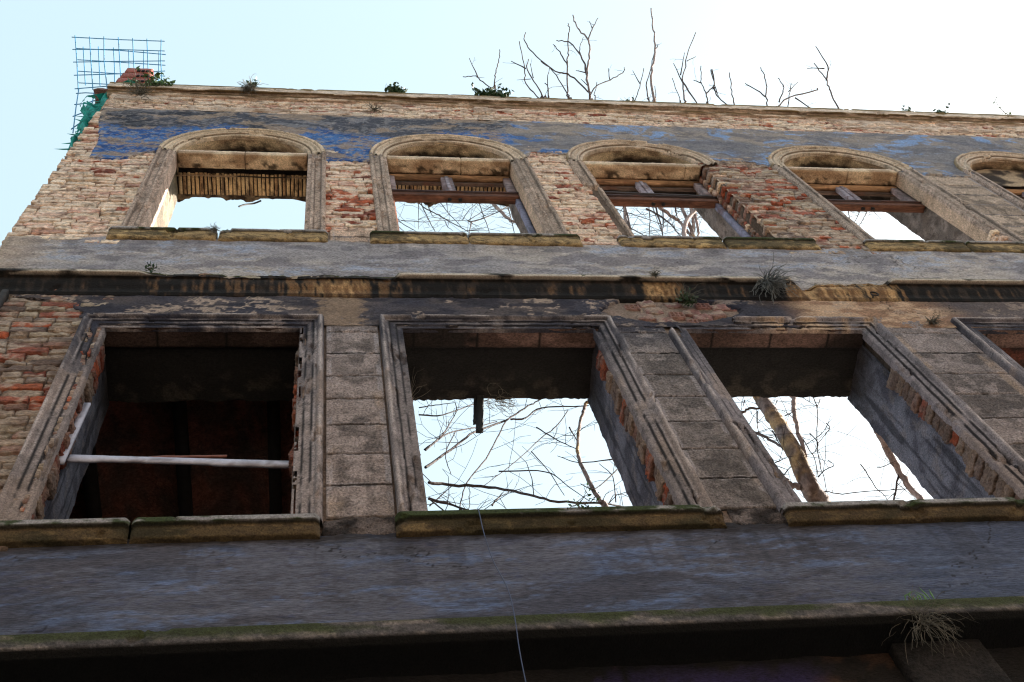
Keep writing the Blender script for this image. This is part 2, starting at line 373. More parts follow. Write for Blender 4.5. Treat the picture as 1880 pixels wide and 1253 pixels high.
def frieze_mask(X, Z):
    n = (fbm(X * 2.5, Z * 5, 51) - .5) * .22 + (fbm(X * 14, Z * 20, 52) - .5) * .05
    lo = np.interp(X, [-2.3, -1.9, -1.5, -.1, 0, .45, .5, 2.0, 2.1, 2.5, 3.1, 3.9, 4.1, 4.6, 6.1, 6.4, 7.2, 13],
                      [12.2, 12.12, 12.5, 12.35, 12.3, 12.3, 12.5, 12.6, 12.78, 12.7, 12.6, 12.72, 12.66, 12.52, 12.4, 12.32, 12.25, 12.3])
    a = Z - (lo + n * .8)
    b = 14.0 + n * .25 - Z
    left = np.interp(Z, [12, 12.9, 13.4, 14], [-2.16, -2.2, -2.3, -2.36]); c = X - left + n * .15
    return np.minimum(np.minimum(a, b), c)
def frieze_col(X, Z):
    wx = 1.2 * fbm(X * 1.1, Z * 1.1, 59); wz = 1.0 * fbm(X * 1.3, Z * 1.2, 60)
    n1 = fbm(X * 1.6, Z * 2.2, 61); n2 = fbm(X * 6 + wx * 3, Z * 9 + wz * 4, 62, 6, .65); n3 = fbm(X * 22, Z * 28, 63); sw = fbm(X * 3.4 + wx * 3, Z * 6 + wz * 4, 66, 6, .68)
    tan = lin(150, 132, 112)
    # left: dark band over vivid blue
    cl = base(X, lin(74, 76, 84)); cl = mixc(cl, lin(128, 128, 130), ss(.52, .60, n2) * .85); cl = mixc(cl, lin(36, 38, 46), ss(.5, .4, n1) * .7)
    blue = mixc(base(X, lin(70, 112, 166)), lin(44, 80, 136), ss(.42, .6, n2)); blue = mixc(blue, lin(120, 142, 168), ss(.55, .62, n3) * .8); blue = mixc(blue, tan, ss(.63, .67, fbm(X * 30, Z * 22, 67)) * .8)
    line = 13.42 + (fbm(X * 1.7, Z * 0 + 3, 64) - .5) * .7 - np.where(abs(X - .1) < .9, .1, 0)
    cl = mixc(cl, blue, ss(.1, -.1, Z - line + (n3 - .5) * .3))
    cl = mixc(cl, tan, ss(.55, .60, sw) * .85); cl = mixc(cl, lin(150, 144, 140), ss(.60, .66, n3) * .45)
    # right: worn grey with pale blue drifts
    cr = mixc(base(X, lin(126, 124, 124)), lin(150, 140, 128), ss(.4, .65, n1)); cr = mixc(cr, lin(96, 96, 104), ss(.5, .38, n2) * .6)
    cr = mixc(cr, lin(128, 160, 200), ss(.50, .62, sw) * ss(.42, .6, n1 + .06) * .85)
    cr = mixc(cr, lin(62, 104, 160), ss(.57, .64, sw) * ss(3.2, 2.4, X) * .9)
    # light mortar rim at the bottom
    edge = 1.85 + (Z - 13.3) * .25 + (n3 - .5) * .5
    C = mixc(cl, cr, ss(-.04, .04, X - edge))
    C = mixc(C, lin(176, 160, 140), ss(.12, .0, frieze_mask(X, Z)) * ss(.5, .6, n3) * .7)
    return C
sheet('painted_frieze', XL, XR, 12.05, 14.05, .0135, -.028, frieze_mask, frieze_col, rough=.005, seed=5)

def midband_mask(X, Z):
    n = (fbm(X * 2, Z * 4, 71) - .5) * .12 + (fbm(X * 16, Z * 20, 72) - .5) * .04
    return np.minimum(10.09 + n * .6 - Z, X - XL - .01 + n * .3)
def midband_col(X, Z):
    n1 = fbm(X * 1.2, Z * 2.6, 73); n2 = fbm(X * 5, Z * 12, 74); n3 = fbm(X * 24, Z * 40, 75)
    C = mixc(base(X, lin(148, 144, 142)), lin(170, 162, 152), ss(.4, .6, n1)); C = mixc(C, lin(112, 108, 112), ss(.5, .38, n2) * .7)
    C = mixc(C, lin(150, 162, 180), ss(.52, .64, n2 * .6 + n3 * .4) * ss(.47, .6, fbm(X * .9, Z * 2, 76)) * .6)
    C = mixc(C, lin(176, 158, 134), ss(.07, 0, midband_mask(X, Z)) * .6)
    C = mixc(C, lin(186, 164, 136), ss(-1.9, -2.3, X) * .5); C = mixc(C, lin(60, 56, 54), cracks(X, Z, 77) * .8)
    C = mixc(C, lin(84, 78, 76), ss(.56, .66, fbm(X * 9, Z * .8, 78)) * ss(9.7, 10.1, Z) * .5)
    return C
sheet('middle_stucco_band', XL, XR, 9.16, 10.16, .0135, -.026, midband_mask, midband_col, rough=.005, seed=6)
# upper stucco remnants of the parapet strip
def pm(X, Z):
    n = fbm(X * 1.6, Z * 4, 81) * .62 + fbm(X * 9, Z * 26, 82) * .38
    return (n - (.565 - .10 * ss(4.5, 7.5, X) - .03 * ss(-1.2, -2.3, X))) * .25
def pc(X, Z):
    n2 = fbm(X * 6, Z * 20, 83)
    C = mixc(base(X, lin(214, 194, 170)), lin(178, 158, 138), ss(.4, .6, n2)); return mixc(C, lin(120, 92, 60), ss(.62, .7, fbm(X * 2, Z * 16, 84)) * .6)
sheet('parapet_stucco', XL + .03, XR, 13.98, 14.64, .014, -.030, pm, pc, M_STONE, seed=8)

# blackened frieze between cornice and lower window heads
def fm(X, Z):
    n = (fbm(X * 4, Z * 7, 91) - .5) * .2 + (fbm(X * 18, Z * 24, 92) - .5) * .05
    left = np.interp(Z, [8.5, 8.68, 8.85, 9.02], [-1.5, -1.58, -1.72, -2.3])
    d = np.hypot((X - 2.42) / 1.35, (Z - 8.80) / .62) - .36
    d2 = 1.98 + (8.97 - Z) * 1.0
    dam = np.minimum(np.maximum(d, -1), 9)
    return np.minimum(np.minimum(X - left + n, dam * .6 + n * .5), 1)
def fc(X, Z):
    n1 = fbm(X * 1.5, Z * 2.4, 93); n2 = fbm(X * 6, Z * 14, 94); n3 = fbm(X * 22, Z * 40, 95); n4 = fbm(X * 3.4, Z * 6.5, 96, 6, .62)
    C = mixc(base(X, lin(60, 58, 66)), lin(84, 76, 74), ss(.4, .62, n1)); C = mixc(C, lin(34, 34, 46), ss(.52, .40, n2) * .7)
    warm = ss(3.25, 3.55, X) * ss(4.8, 4.35, X + (Z - 8.9) * .6)
    C = mixc(C, mixc(base(X, lin(196, 164, 130)), lin(150, 116, 88), ss(.4, .6, n2)), warm * .85)
    C = mixc(C, lin(120, 106, 96), ss(4.4, 5.0, X) * .5)
    C = mixc(C, lin(168, 142, 112), ss(.06, .0, abs(X - .1) - .12 + (n3 - .5) * .2) * .5)
    flake = ss(.60, .615, n4) * ss(.44, .5, n3)
    C = mixc(C, lin(164, 146, 128), flake * np.where(X < 1.9, .85, .5)); C = mixc(C, lin(16, 15, 18), cracks(X, Z, 97))
    return C
sheet('sooty_frieze', XL, XR, 8.50, 8.985, .0115, -.020, fm, fc, rough=.004, seed=9)

# lowest stucco band with combed texture
def lc(X, Z):
    wx = fbm(X * 1.2, Z * 1.5, 99) * 2
    n1 = fbm(X * 1.0, Z * 2.2, 101); n2 = fbm(X * 3 + wx, Z * 14 + wx * 2, 102, 6, .65); n3 = fbm(X * 14, Z * 60, 103); n4 = fbm(X * 1.3, Z * 9, 104)
    C = mixc(base(X, lin(84, 92, 110)), lin(98, 101, 112), ss(.4, .62, n1)); C = mixc(C, lin(70, 68, 74), ss(.52, .40, n2) * .6)
    C = mixc(C, lin(104, 124, 160), ss(.50, .62, n2 * .55 + n3 * .45) * ss(.50, .60, n4) * .6)
    C = mixc(C, lin(52, 66, 112), ss(.56, .66, n3) * ss(.52, .42, n4) * .25)
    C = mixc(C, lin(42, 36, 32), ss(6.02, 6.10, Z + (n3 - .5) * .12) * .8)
    C = mixc(C, lin(66, 84, 112), ss(2.3, 3.2, X) * .45); C = mixc(C, lin(34, 32, 34), cracks(X, Z, 107, .8, .003) * .9)
    C = mixc(C, lin(48, 46, 50), ss(.54, .64, fbm(X * 8, Z * .7, 108)) * ss(5.5, 6.1, Z) * .4)
    return C
def lm(X, Z): return np.minimum(6.14 + (fbm(X * 5, Z * 5, 105) - .5) * .06 - Z, 1)
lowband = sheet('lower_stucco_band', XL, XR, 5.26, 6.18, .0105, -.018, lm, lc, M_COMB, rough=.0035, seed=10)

# ---------------------------------------------------------------- running mouldings
def extrude(name, prof, x0, x1, step, colf, mat, parent=None, seed=1, chip=.006, brk=None, ends=True, nz=None, wob=.0):
    """prof: list of (y, z) top to bottom. brk(x)-> 0..1 how much of the projection is broken off"""
    P = []
    for i in range(len(prof) - 1):
        a = np.array(prof[i], float); b = np.array(prof[i + 1], float); n = max(1, int(np.linalg.norm(b - a) / .012))
        for k in range(n): P.append(a + (b - a) * k / n)
    P.append(np.array(prof[-1], float)); P = np.array(P)
    xs = np.arange(x0, x1 + step / 2, step); nx = len(xs); m = len(P)
    X, J = np.meshgrid(xs, np.arange(m), indexing='ij')
    Y = P[J, 0]; Z = P[J, 1]
    if brk is not None:
        b = brk(xs)[:, None]; lim = -(1 - b) * abs(P[:, 0]).max()
        Y = np.where(b > 0, np.maximum(Y, lim + (fbm(X * 12, J * .3, seed + 5) - .5) * .02), Y)
        Z = Z - b * (Z > P[:, 1].max() - .05) * (.02 + .03 * fbm(X * 9, Z * 0, seed))
    s = np.cumsum(np.r_[0, np.hypot(np.diff(P[:, 0]), np.diff(P[:, 1]))])[J]
    w = chip * 2 * (fbm(X * 7, s * 9, seed, 6) - .5) * 2
    cz = .012 * ss(.69, .71, fbm(X * 5.3 + s * 3, s * 6 + X * 1.7, seed + 2, 6, .6))
    Y = Y + w * .6 + cz * (Y < -.02); Z = Z + w * .4 + wob * (fbm(X * .7, X * 0, seed + 9) - .5)
    V = np.stack([X, Y, Z], -1).reshape(-1, 3); C = colf(X, Z, Y, s).reshape(-1, 3)
    return mkmesh(name, V, gridF(nx, m), mat, parent or ruin, C, smooth=False)
def moss(C, X, Z, amt, s=1):
    return mixc(C, lin(108, 92, 44), amt)
# coping
def cc(X, Z, Y, s):
    n2 = fbm(X * 5, s * 30, 111); n3 = fbm(X * 20, s * 60, 112)
    C = mixc(base(X, lin(222, 204, 180)), lin(180, 160, 138), ss(.4, .62, n2))
    C = mixc(C, lin(116, 96, 52), ss(14.78, 14.83, Z + (n2 - .5) * .10) * ss(-.06, -.09, Y) * .9)
    C = mixc(C, lin(104, 82, 44), ss(.012, .0, abs(Z - 14.64) - .03) * ss(-.035, -.045, Y) * ss(.35, .5, n2 + .05) * .9)
    return mixc(C, lin(60, 50, 40), ss(.6, .7, n3) * .5)
def cbrk(x):
    return np.clip(ss(.60, .66, fbm(x * 1.6, x * 0, 113)) * .5 , 0, .5)
extrude('coping', [(.47, 14.93), (.1, 14.93), (-.06, 14.915), (-.10, 14.87), (-.102, 14.67), (-.095, 14.66), (-.052, 14.69), (-.05, 14.61), (-.04, 14.60), (.03, 14.62)],
        XL - .03, XR, .02, cc, M_STONE, seed=21, chip=.004, brk=cbrk, wob=.03)
# cornice between the storeys
def kc(X, Z, Y, s):
    n1 = fbm(X * 6, s * 1.0, 121); n2 = fbm(X * 34, s * 6, 122); n3 = fbm(X * 30, s * 60, 123)
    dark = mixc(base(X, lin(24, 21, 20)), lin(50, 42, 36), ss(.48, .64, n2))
    gold = mixc(base(X, lin(176, 142, 98)), lin(112, 84, 56), ss(.4, .6, n2))
    gx = np.interp(X, [-2.4, -1.3, -1.2, -.4, -.3, .25, .55, 2.25, 2.35, 2.55, 2.65, 3.4, 3.5, 4.35, 4.45, 6, 13],
                      [0, 0, .16, .12, .56, .56, .05, .04, .55, .55, .05, .2, .92, .92, .03, .04, .05])
    g = ss(.62 - .36 * gx, .68 - .26 * gx, n1 * .35 + n2 * .65) * ss(-.085, -.06, Y)
    C = mixc(dark, gold, g * np.minimum(1, .45 + gx))
    C = mixc(C, lin(178, 166, 148), ss(9.150, 9.162, Z) * ss(-.09, -.105, Y) * ss(.3, .45, fbm(X * 4, s * 9, 126)))
    C = mixc(C, lin(70, 78, 40), ss(9.19, 9.20, Z) * ss(.52, .6, n1) * .8)
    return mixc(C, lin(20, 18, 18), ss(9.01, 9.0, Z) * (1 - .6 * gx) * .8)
def kbrk(x):
    b = np.interp(x, [-1.30, -1.12, .49, .52, 3.44, 3.50, 3.60, 3.66, 3.72, 4.26, 4.34], [0, .30, .30, 0, 0, .1, .85, .85, .5, .42, 0])
    return np.clip(b + (b > .05) * (fbm(x * 9, x * 0, 124) - .5) * .22, 0, 1)
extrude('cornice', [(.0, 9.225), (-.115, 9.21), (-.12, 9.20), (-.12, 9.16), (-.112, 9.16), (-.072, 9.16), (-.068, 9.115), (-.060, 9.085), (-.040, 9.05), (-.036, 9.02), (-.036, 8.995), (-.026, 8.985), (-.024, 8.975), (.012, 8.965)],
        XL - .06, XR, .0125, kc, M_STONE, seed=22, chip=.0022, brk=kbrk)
# crumbled bricks on top of the broken cornice
rs = np.random.RandomState(5)
for a, b, yf in ((-1.15, .48, -.072), (3.72, 4.28, -.055), (3.34, 3.50, -.115)):
    x = a; mb = MB()
    while x < b:
        L = rs.choice([.11, .16, .07]); P, F = rbox((x + L / 2, yf + .05 + rs.normal(0, .006), 9.20 + rs.normal(0, .008)), (L, .11, .055), .012, .004, (5, 4, 3), .06)
        col = [lin(170, 158, 142), lin(190, 174, 150), lin(150, 140, 120), lin(140, 104, 84)][rs.randint(4)]
        mb.add(P, F, mixc(np.ones((len(P), 3)) * col, lin(60, 66, 36), ss(9.215, 9.23, P[:, 2]) * .7)); x += L + .012
    mb.build('crumbled_edge_bricks', M_BRICK, ruin)
# ledge over the ground floor
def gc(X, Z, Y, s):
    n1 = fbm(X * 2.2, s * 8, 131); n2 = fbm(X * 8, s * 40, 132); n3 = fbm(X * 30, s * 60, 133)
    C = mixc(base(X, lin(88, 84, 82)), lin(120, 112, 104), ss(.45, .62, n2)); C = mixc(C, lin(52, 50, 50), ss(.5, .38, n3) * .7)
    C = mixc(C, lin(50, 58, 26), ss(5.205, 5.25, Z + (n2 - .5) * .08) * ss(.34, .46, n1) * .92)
    return mixc(C, lin(18, 17, 17), np.maximum(ss(5.192, 5.184, Z), ss(-.165, -.15, Y) * ss(5.25, 5.2, Z)))  # underside coloured near-black in place of the shade beneath the ledge
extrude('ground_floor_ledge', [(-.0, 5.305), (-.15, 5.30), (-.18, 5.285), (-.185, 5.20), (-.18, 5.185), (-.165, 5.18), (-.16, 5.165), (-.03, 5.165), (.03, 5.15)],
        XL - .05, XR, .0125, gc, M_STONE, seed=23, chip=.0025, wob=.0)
# ground floor wall below
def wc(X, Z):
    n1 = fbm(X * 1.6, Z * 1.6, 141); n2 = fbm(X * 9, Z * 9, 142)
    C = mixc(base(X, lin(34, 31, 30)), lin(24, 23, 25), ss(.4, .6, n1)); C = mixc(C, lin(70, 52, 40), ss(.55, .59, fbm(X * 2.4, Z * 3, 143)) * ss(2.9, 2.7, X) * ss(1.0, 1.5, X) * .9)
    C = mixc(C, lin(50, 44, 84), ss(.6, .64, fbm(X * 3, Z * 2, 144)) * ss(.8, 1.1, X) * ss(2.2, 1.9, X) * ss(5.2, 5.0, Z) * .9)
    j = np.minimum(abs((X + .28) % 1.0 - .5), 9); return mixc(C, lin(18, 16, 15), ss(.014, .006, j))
def wy(X, Z): return np.ones_like(X)
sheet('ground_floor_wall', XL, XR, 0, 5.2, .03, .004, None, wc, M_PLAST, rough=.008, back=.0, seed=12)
for x in (2.62, 3.42):
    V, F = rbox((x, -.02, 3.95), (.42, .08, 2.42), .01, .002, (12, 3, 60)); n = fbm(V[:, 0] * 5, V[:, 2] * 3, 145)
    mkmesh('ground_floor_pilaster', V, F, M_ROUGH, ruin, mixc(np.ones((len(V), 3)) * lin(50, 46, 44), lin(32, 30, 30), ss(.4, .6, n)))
# ================================================================== WINDOWS
def stonecol(x, z, s, seed, tone, sootf=None, pale=.4, u=None):
    n1 = fbm(x * 2.2, z * 1.6, seed); n2 = fbm(x * 9, z * 6, seed + 1); n3 = fbm(x * 34, z * 30, seed + 2); st = fbm((x if u is None else u + .01 * x) * 26, (z if u is None else s) * 1.8, seed + 3)
    C = np.ones(np.shape(x) + (3,)) * tone
    C = mixc(C, tone * .68, ss(.42, .62, n1) * .6); C = mixc(C, tone * 1.25, ss(.52, .66, n2) * pale)
    C = mixc(C, tone * .5, ss(.58, .70, st) * .32); C = mixc(C, tone * .4, ss(.60, .66, n3) * .6); C = mixc(C, tone * .3, cracks(x, z, seed + 4, 1.6, .003) * .8)
    if sootf is not None: C = mixc(C, lin(40, 41, 52), np.clip(sootf * ss(.30, .55, n2 * .5 + st * .5), 0, 1))
    return C
def resample(prof, d=.009):
    P = []
    for i in range(len(prof) - 1):
        a = np.array(prof[i], float); b = np.array(prof[i + 1], float); n = max(1, int(np.linalg.norm(b - a) / d))
        for k in range(n): P.append(a + (b - a) * k / n)
    P.append(np.array(prof[-1], float)); return np.array(P)
def sweep(name, pts, prof, colf, mat, parent, seed, chip=.004, gap=None, split=0):
    """pts(t,u) -> X,Z ; t array 0..1 ; prof (u, h) h = projection out of the wall"""
    P = resample(prof); t = pts['t']; T, J = np.meshgrid(t, np.arange(len(P)), indexing='ij')
    X, Z = pts['f'](T, P[J, 0]); H = P[J, 1]
    s = T * pts['len']
    w = chip * 2 * (fbm(s * 8 + seed, J * .22, seed, 6) - .5) * 2
    cz = .022 * ss(.655, .675, fbm(s * 4 + seed * 3, J * .14, seed + 2, 6, .6))
    H = H + w - cz * (H > .005); X = X + w * .35; Z = Z + w * .35
    # open joints between the stones of the moulding
    V = np.stack([X, -H, Z], -1).reshape(-1, 3); C = colf(X, Z, P[J, 0], s)
    keep = None
    if gap is not None: keep = ~gap(X[:-1, :-1], Z[:-1, :-1], P[J, 0][:-1, :-1])
    F = gridF(len(t), len(P), keep); V, F, C = compact(V, F, C.reshape(-1, 3))
    return mkmesh(name, V, F, mat, parent, C, smooth=False)
def patch(name, nu, nv, f, colf, mat, parent, keep=None):
    U, W = np.meshgrid(np.linspace(0, 1, nu), np.linspace(0, 1, nv), indexing='ij')
    X, Y, Z = f(U, W); C = colf(X, Y, Z)
    F = gridF(nu, nv, keep(X, Y, Z)[:-1, :-1] if keep is not None else None)
    V, F, C = compact(np.stack([X, Y, Z], -1).reshape(-1, 3), F, C.reshape(-1, 3))
    return mkmesh(name, V, F, mat, parent, C)
def rectframe(xL, xR, z0, zt, u_in):
    def f(T, u):
        X = np.zeros_like(u); Z = np.zeros_like(u)
        a = T < 1 / 3; c = T > 2 / 3; b = ~a & ~c
        k = T * 3
        X = np.where(a, xL + u, np.where(c, xR - u, xL + u + (k - 1) * (xR - xL - 2 * u)))
        Z = np.where(a, z0 + k * (zt - u - z0), np.where(c, zt - u - (k - 2) * (zt - u - z0), zt - u * .87))
        return X, Z
    return dict(t=np.r_[np.linspace(0, 1 / 3, 190), np.linspace(1 / 3, 2 / 3, 130)[1:], np.linspace(2 / 3, 1, 190)[1:]], f=f, len=6.5)

LOWPROF = [(-.004, -.02), (0, .046), (.008, .062), (.018, .066), (.030, .060), (.038, .046), (.040, .038), (.062, .036), (.065, .028), (.107, .026), (.110, .016), (.150, .014), (.153, -.005), (.155, -.035)]
tone_low = [lin(144, 134, 128), lin(136, 128, 124), lin(130, 124, 124), lin(134, 128, 128), lin(134, 128, 128), lin(134, 128, 128)]
for wi, (a, b) in enumerate(LOW):
    tone = tone_low[wi]
    def cf(X, Z, u, s, wi=wi, tone=tone):
        soot = ss(7.4, 8.5, Z) * .9
        if wi in (0,): soot = soot * .8 + .25 * ss(7.2, 7.6, Z)
        if wi == 2: soot = soot * ss(3.3, 2.6, X) * .8 + .1
        if wi >= 2: tone = mixc(np.ones(X.shape + (3,)) * tone, lin(186, 160, 130), ss(8.42, 8.5, Z) * ss(2.85, 3.2, X) * ss(4.5, 4.2, X) * ss(.35, .6, fbm(X * 8, Z * 3, 7)))
        C = stonecol(X, Z, s, 200 + wi * 7, tone, soot, .3, u)
        C = mixc(C, lin(150, 134, 120), ss(.56, .62, fbm(X * 4, Z * 1.3, 221 + wi)) * (Z < 7.8) * .5)
        C = mixc(C, lin(186, 176, 168), ss(.016, .004, abs(u - .018)) * ss(.42, .56, fbm(u * 20, s * 3, 222 + wi)) * .75)  # bead and fillet crests paled: moulding highlights painted into the colour
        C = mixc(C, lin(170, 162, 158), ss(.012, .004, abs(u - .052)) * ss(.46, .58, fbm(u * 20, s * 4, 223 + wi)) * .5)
        return mixc(C, lin(24, 22, 26), np.maximum(ss(.008, .003, abs(u - .0635)), ss(.008, .003, abs(u - .1095))) * ss(.3, .45, fbm(X * 6, Z * 6, 9)) * .9)       # dirt in the quirk
    def gap(X, Z, u, wi=wi):
        return gap0(X, Z, u) | ((u > .1535) & (Z > 8.44))
    def gap0(X, Z, u, wi=wi):
        if wi == 2: return ((Z > 8.38) & (X < 2.84) & (X > 2.30) & (u < .075 + .03 * fbm(X * 9, Z * 9, 5))) | ((X < 2.5) & (Z > 8.30) & (u > .02) & (u < .07))
        if wi == 0: return (X > -.16) & (u > .125) & (fbm(Z * 6, Z * 0, 9) > .5)
        return np.zeros(X.shape, bool)
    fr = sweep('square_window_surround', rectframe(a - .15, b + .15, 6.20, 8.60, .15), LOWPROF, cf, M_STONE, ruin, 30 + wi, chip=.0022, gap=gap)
    # reveals: right and left
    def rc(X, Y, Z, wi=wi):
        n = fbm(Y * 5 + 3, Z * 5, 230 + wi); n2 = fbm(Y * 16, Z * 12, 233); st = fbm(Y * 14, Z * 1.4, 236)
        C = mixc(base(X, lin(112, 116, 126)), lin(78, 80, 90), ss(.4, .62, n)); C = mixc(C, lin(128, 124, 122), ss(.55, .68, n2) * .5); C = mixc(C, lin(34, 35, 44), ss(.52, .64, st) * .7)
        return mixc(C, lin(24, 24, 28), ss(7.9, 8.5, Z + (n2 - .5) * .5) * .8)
    for sx, xx in ((1, b + .012), (-1, a - .012)):
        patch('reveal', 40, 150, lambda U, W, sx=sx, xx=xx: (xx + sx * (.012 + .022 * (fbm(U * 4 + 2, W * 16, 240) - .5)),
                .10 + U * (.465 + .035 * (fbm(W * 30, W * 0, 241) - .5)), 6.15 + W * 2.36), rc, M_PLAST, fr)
        # broken brick ends between the stone and the plaster of the reveal
        mb = MB(); rs = np.random.RandomState(50 + wi * 2 + sx); z = 6.20; ztop = {0: 8.44, 1: 8.16, 2: 7.95}.get(wi, 8.1) if sx > 0 else {0: 8.42}.get(wi, 8.2)
        while z < ztop:
            dd = .055 + .045 * rs.rand() + .07 * fbm(np.array(z * 2.1), np.array(0.), 60 + wi)
            prot = (rs.rand() * .034 + .004) * (1 if sx > 0 or wi == 0 else .5)
            P, F = rbox((xx + sx * (.05 - prot), .035 + dd / 2, z + .036), (.10, dd + .02, .072 + rs.normal(0, .004)), .006, .0035, (5, 7, 5), .05)
            col = (REDS if rs.rand() < (.34 if wi < 2 else .12) else GREYS)[rs.randint(4)] * (.6 if wi < 2 else .55)
            q = fbm(P[:, 1] * 20, P[:, 2] * 25, 61); P[:, 0] -= sx * (q - .5) * .02
            mb.add(P, F, mixc(np.ones((len(P), 3)) * col, lin(120, 106, 96), ss(.5, .62, q) * .6)); z += .078
        mb.build('broken_brick_edge', M_BRICK, fr, smooth=False)
    # soffit of the lintel
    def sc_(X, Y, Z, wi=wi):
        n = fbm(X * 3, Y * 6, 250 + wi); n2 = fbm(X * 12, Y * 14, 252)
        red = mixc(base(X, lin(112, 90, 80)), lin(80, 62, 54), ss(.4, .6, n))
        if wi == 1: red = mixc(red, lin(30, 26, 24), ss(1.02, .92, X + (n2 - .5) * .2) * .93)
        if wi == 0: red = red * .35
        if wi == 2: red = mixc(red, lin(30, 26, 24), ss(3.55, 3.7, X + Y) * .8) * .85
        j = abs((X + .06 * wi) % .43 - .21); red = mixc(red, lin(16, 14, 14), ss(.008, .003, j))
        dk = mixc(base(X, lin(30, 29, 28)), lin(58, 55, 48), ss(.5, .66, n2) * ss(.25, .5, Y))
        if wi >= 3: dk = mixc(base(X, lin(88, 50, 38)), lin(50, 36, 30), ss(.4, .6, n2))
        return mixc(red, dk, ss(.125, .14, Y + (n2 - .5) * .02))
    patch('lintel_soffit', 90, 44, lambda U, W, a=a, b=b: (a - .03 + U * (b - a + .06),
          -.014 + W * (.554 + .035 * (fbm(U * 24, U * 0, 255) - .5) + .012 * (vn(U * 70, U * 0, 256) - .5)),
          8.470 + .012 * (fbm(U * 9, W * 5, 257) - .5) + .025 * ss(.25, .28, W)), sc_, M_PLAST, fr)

# lower sills: (x0, x1) of each stone and which window
def silc(seed, top, yel, low=True):
    def f(X, Z, Y, s):
        n1 = fbm(X * 2.4, s * 6, seed); n2 = fbm(X * 9, s * 26, seed + 1); n3 = fbm(X * 30, s * 60, seed + 2)
        body = mixc(base(X, lin(128, 108, 74)) * yel, lin(70, 58, 42), ss(.42, .62, n2)); body = mixc(body, lin(182, 156, 106) * yel, ss(.56, .68, n2) * .6)
        body = mixc(body, lin(38, 38, 22), ss(.5, .62, n1) * .7)
        cap = mixc(base(X, lin(158, 156, 152)) * (.75 if low else 1), lin(54, 64, 34), ss(.46, .54, n1 * .5 + n3 * .2 + n2 * .3))
        C = mixc(body, cap, ss(top - .055, top - .045, Z) if low else ss(top - .033, top - .027, Z))
        return mixc(C, lin(26, 25, 20), (ss(top - .062, top - .056, Z) * ss(top - .044, top - .05, Z) if low else ss(top - .044, top - .038, Z) * ss(top - .026, top - .03, Z)) * .8)
    return f
LSP = [(.05, 6.225), (-.07, 6.222), (-.08, 6.215), (-.082, 6.175), (-.066, 6.168), (-.060, 6.162), (-.058, 6.13), (-.050, 6.10), (-.046, 6.092), (.02, 6.085)]
def sill(name, segs, prof, cf, seed, parent=None):
    """one sill = one part; stones separated by an open joint; ends closed by boxes behind"""
    V0 = MB()
    top = prof[1][1]
    for (x0, x1) in segs:
        P = resample(prof, .008); n = int((x1 - x0) / .012) + 1; xs = np.linspace(x0, x1, n); m = len(P)
        X, J = np.meshgrid(xs, np.arange(m), indexing='ij'); Y = P[J, 0].copy(); Z = P[J, 1].copy()
        s = np.cumsum(np.r_[0, np.hypot(np.diff(P[:, 0]), np.diff(P[:, 1]))])[J]
        w = .0018 * 2 * (fbm(X * 9, s * 12, seed, 6) - .5) * 2; cz = .016 * ss(.65, .67, fbm(X * 6, s * 6, seed + 2, 6, .6))
        e = np.minimum(X - x0, x1 - X); Y = Y + w * .7 + cz * (Y < -.03) + .02 * ss(.02, 0, e) * (Y < -.03); Z = Z + w * .5 - .006 * ss(.02, 0, e) * (Z > top - .02)
        C = cf(X, Z, Y, s); G = gridF(n, m)
        V = np.stack([X, Y, Z], -1).reshape(-1, 3); V0.add(V, G, C.reshape(-1, 3))
        for xe, i in ((x0, 0), (x1, n - 1)):                    # end caps as fans
            ring = V[i * m:(i + 1) * m]; cen = np.array([[xe, .02, (prof[0][1] + prof[-1][1]) / 2]])
            F = np.array([(k, k + 1, m, m) for k in range(m - 1)]); V0.add(np.vstack([ring, cen]), F, np.vstack([C[i], C[i].mean(0)[None]]))
    return V0.build(name, M_STONE, parent or ruin, smooth=False)
for seed, segs, y in ((301, [(-2.36, -.905), (-.895, -.03)], .42), (305, [(.33, 1.985)], .46), (309, [(2.31, 4.14)], .30), (313, [(4.45, 5.3), (5.31, 6.2)], .5), (317, [(6.6, 8.4)], .5), (319, [(8.7, 10.5)], .5)):
    sill('window_sill', segs, LSP, silc(seed, 6.222, y), seed)
USP = [(.05, 10.215), (-.06, 10.213), (-.07, 10.208), (-.072, 10.186), (-.058, 10.180), (-.055, 10.172), (-.054, 10.09), (-.048, 10.055), (-.036, 10.04), (.02, 10.035)]
for seed, segs in ((331, [(-1.66, -.845), (-.83, .01)]), (335, [(.34, 1.13), (1.135, 2.06)]), (339, [(2.38, 3.285), (3.30, 4.12)]), (343, [(4.56, 5.5), (5.51, 6.25)]), (347, [(6.70, 8.35)]), (349, [(8.8, 10.4)])):
    sill('window_sill', segs, USP, silc(seed, 10.213, 1.45, False), seed)

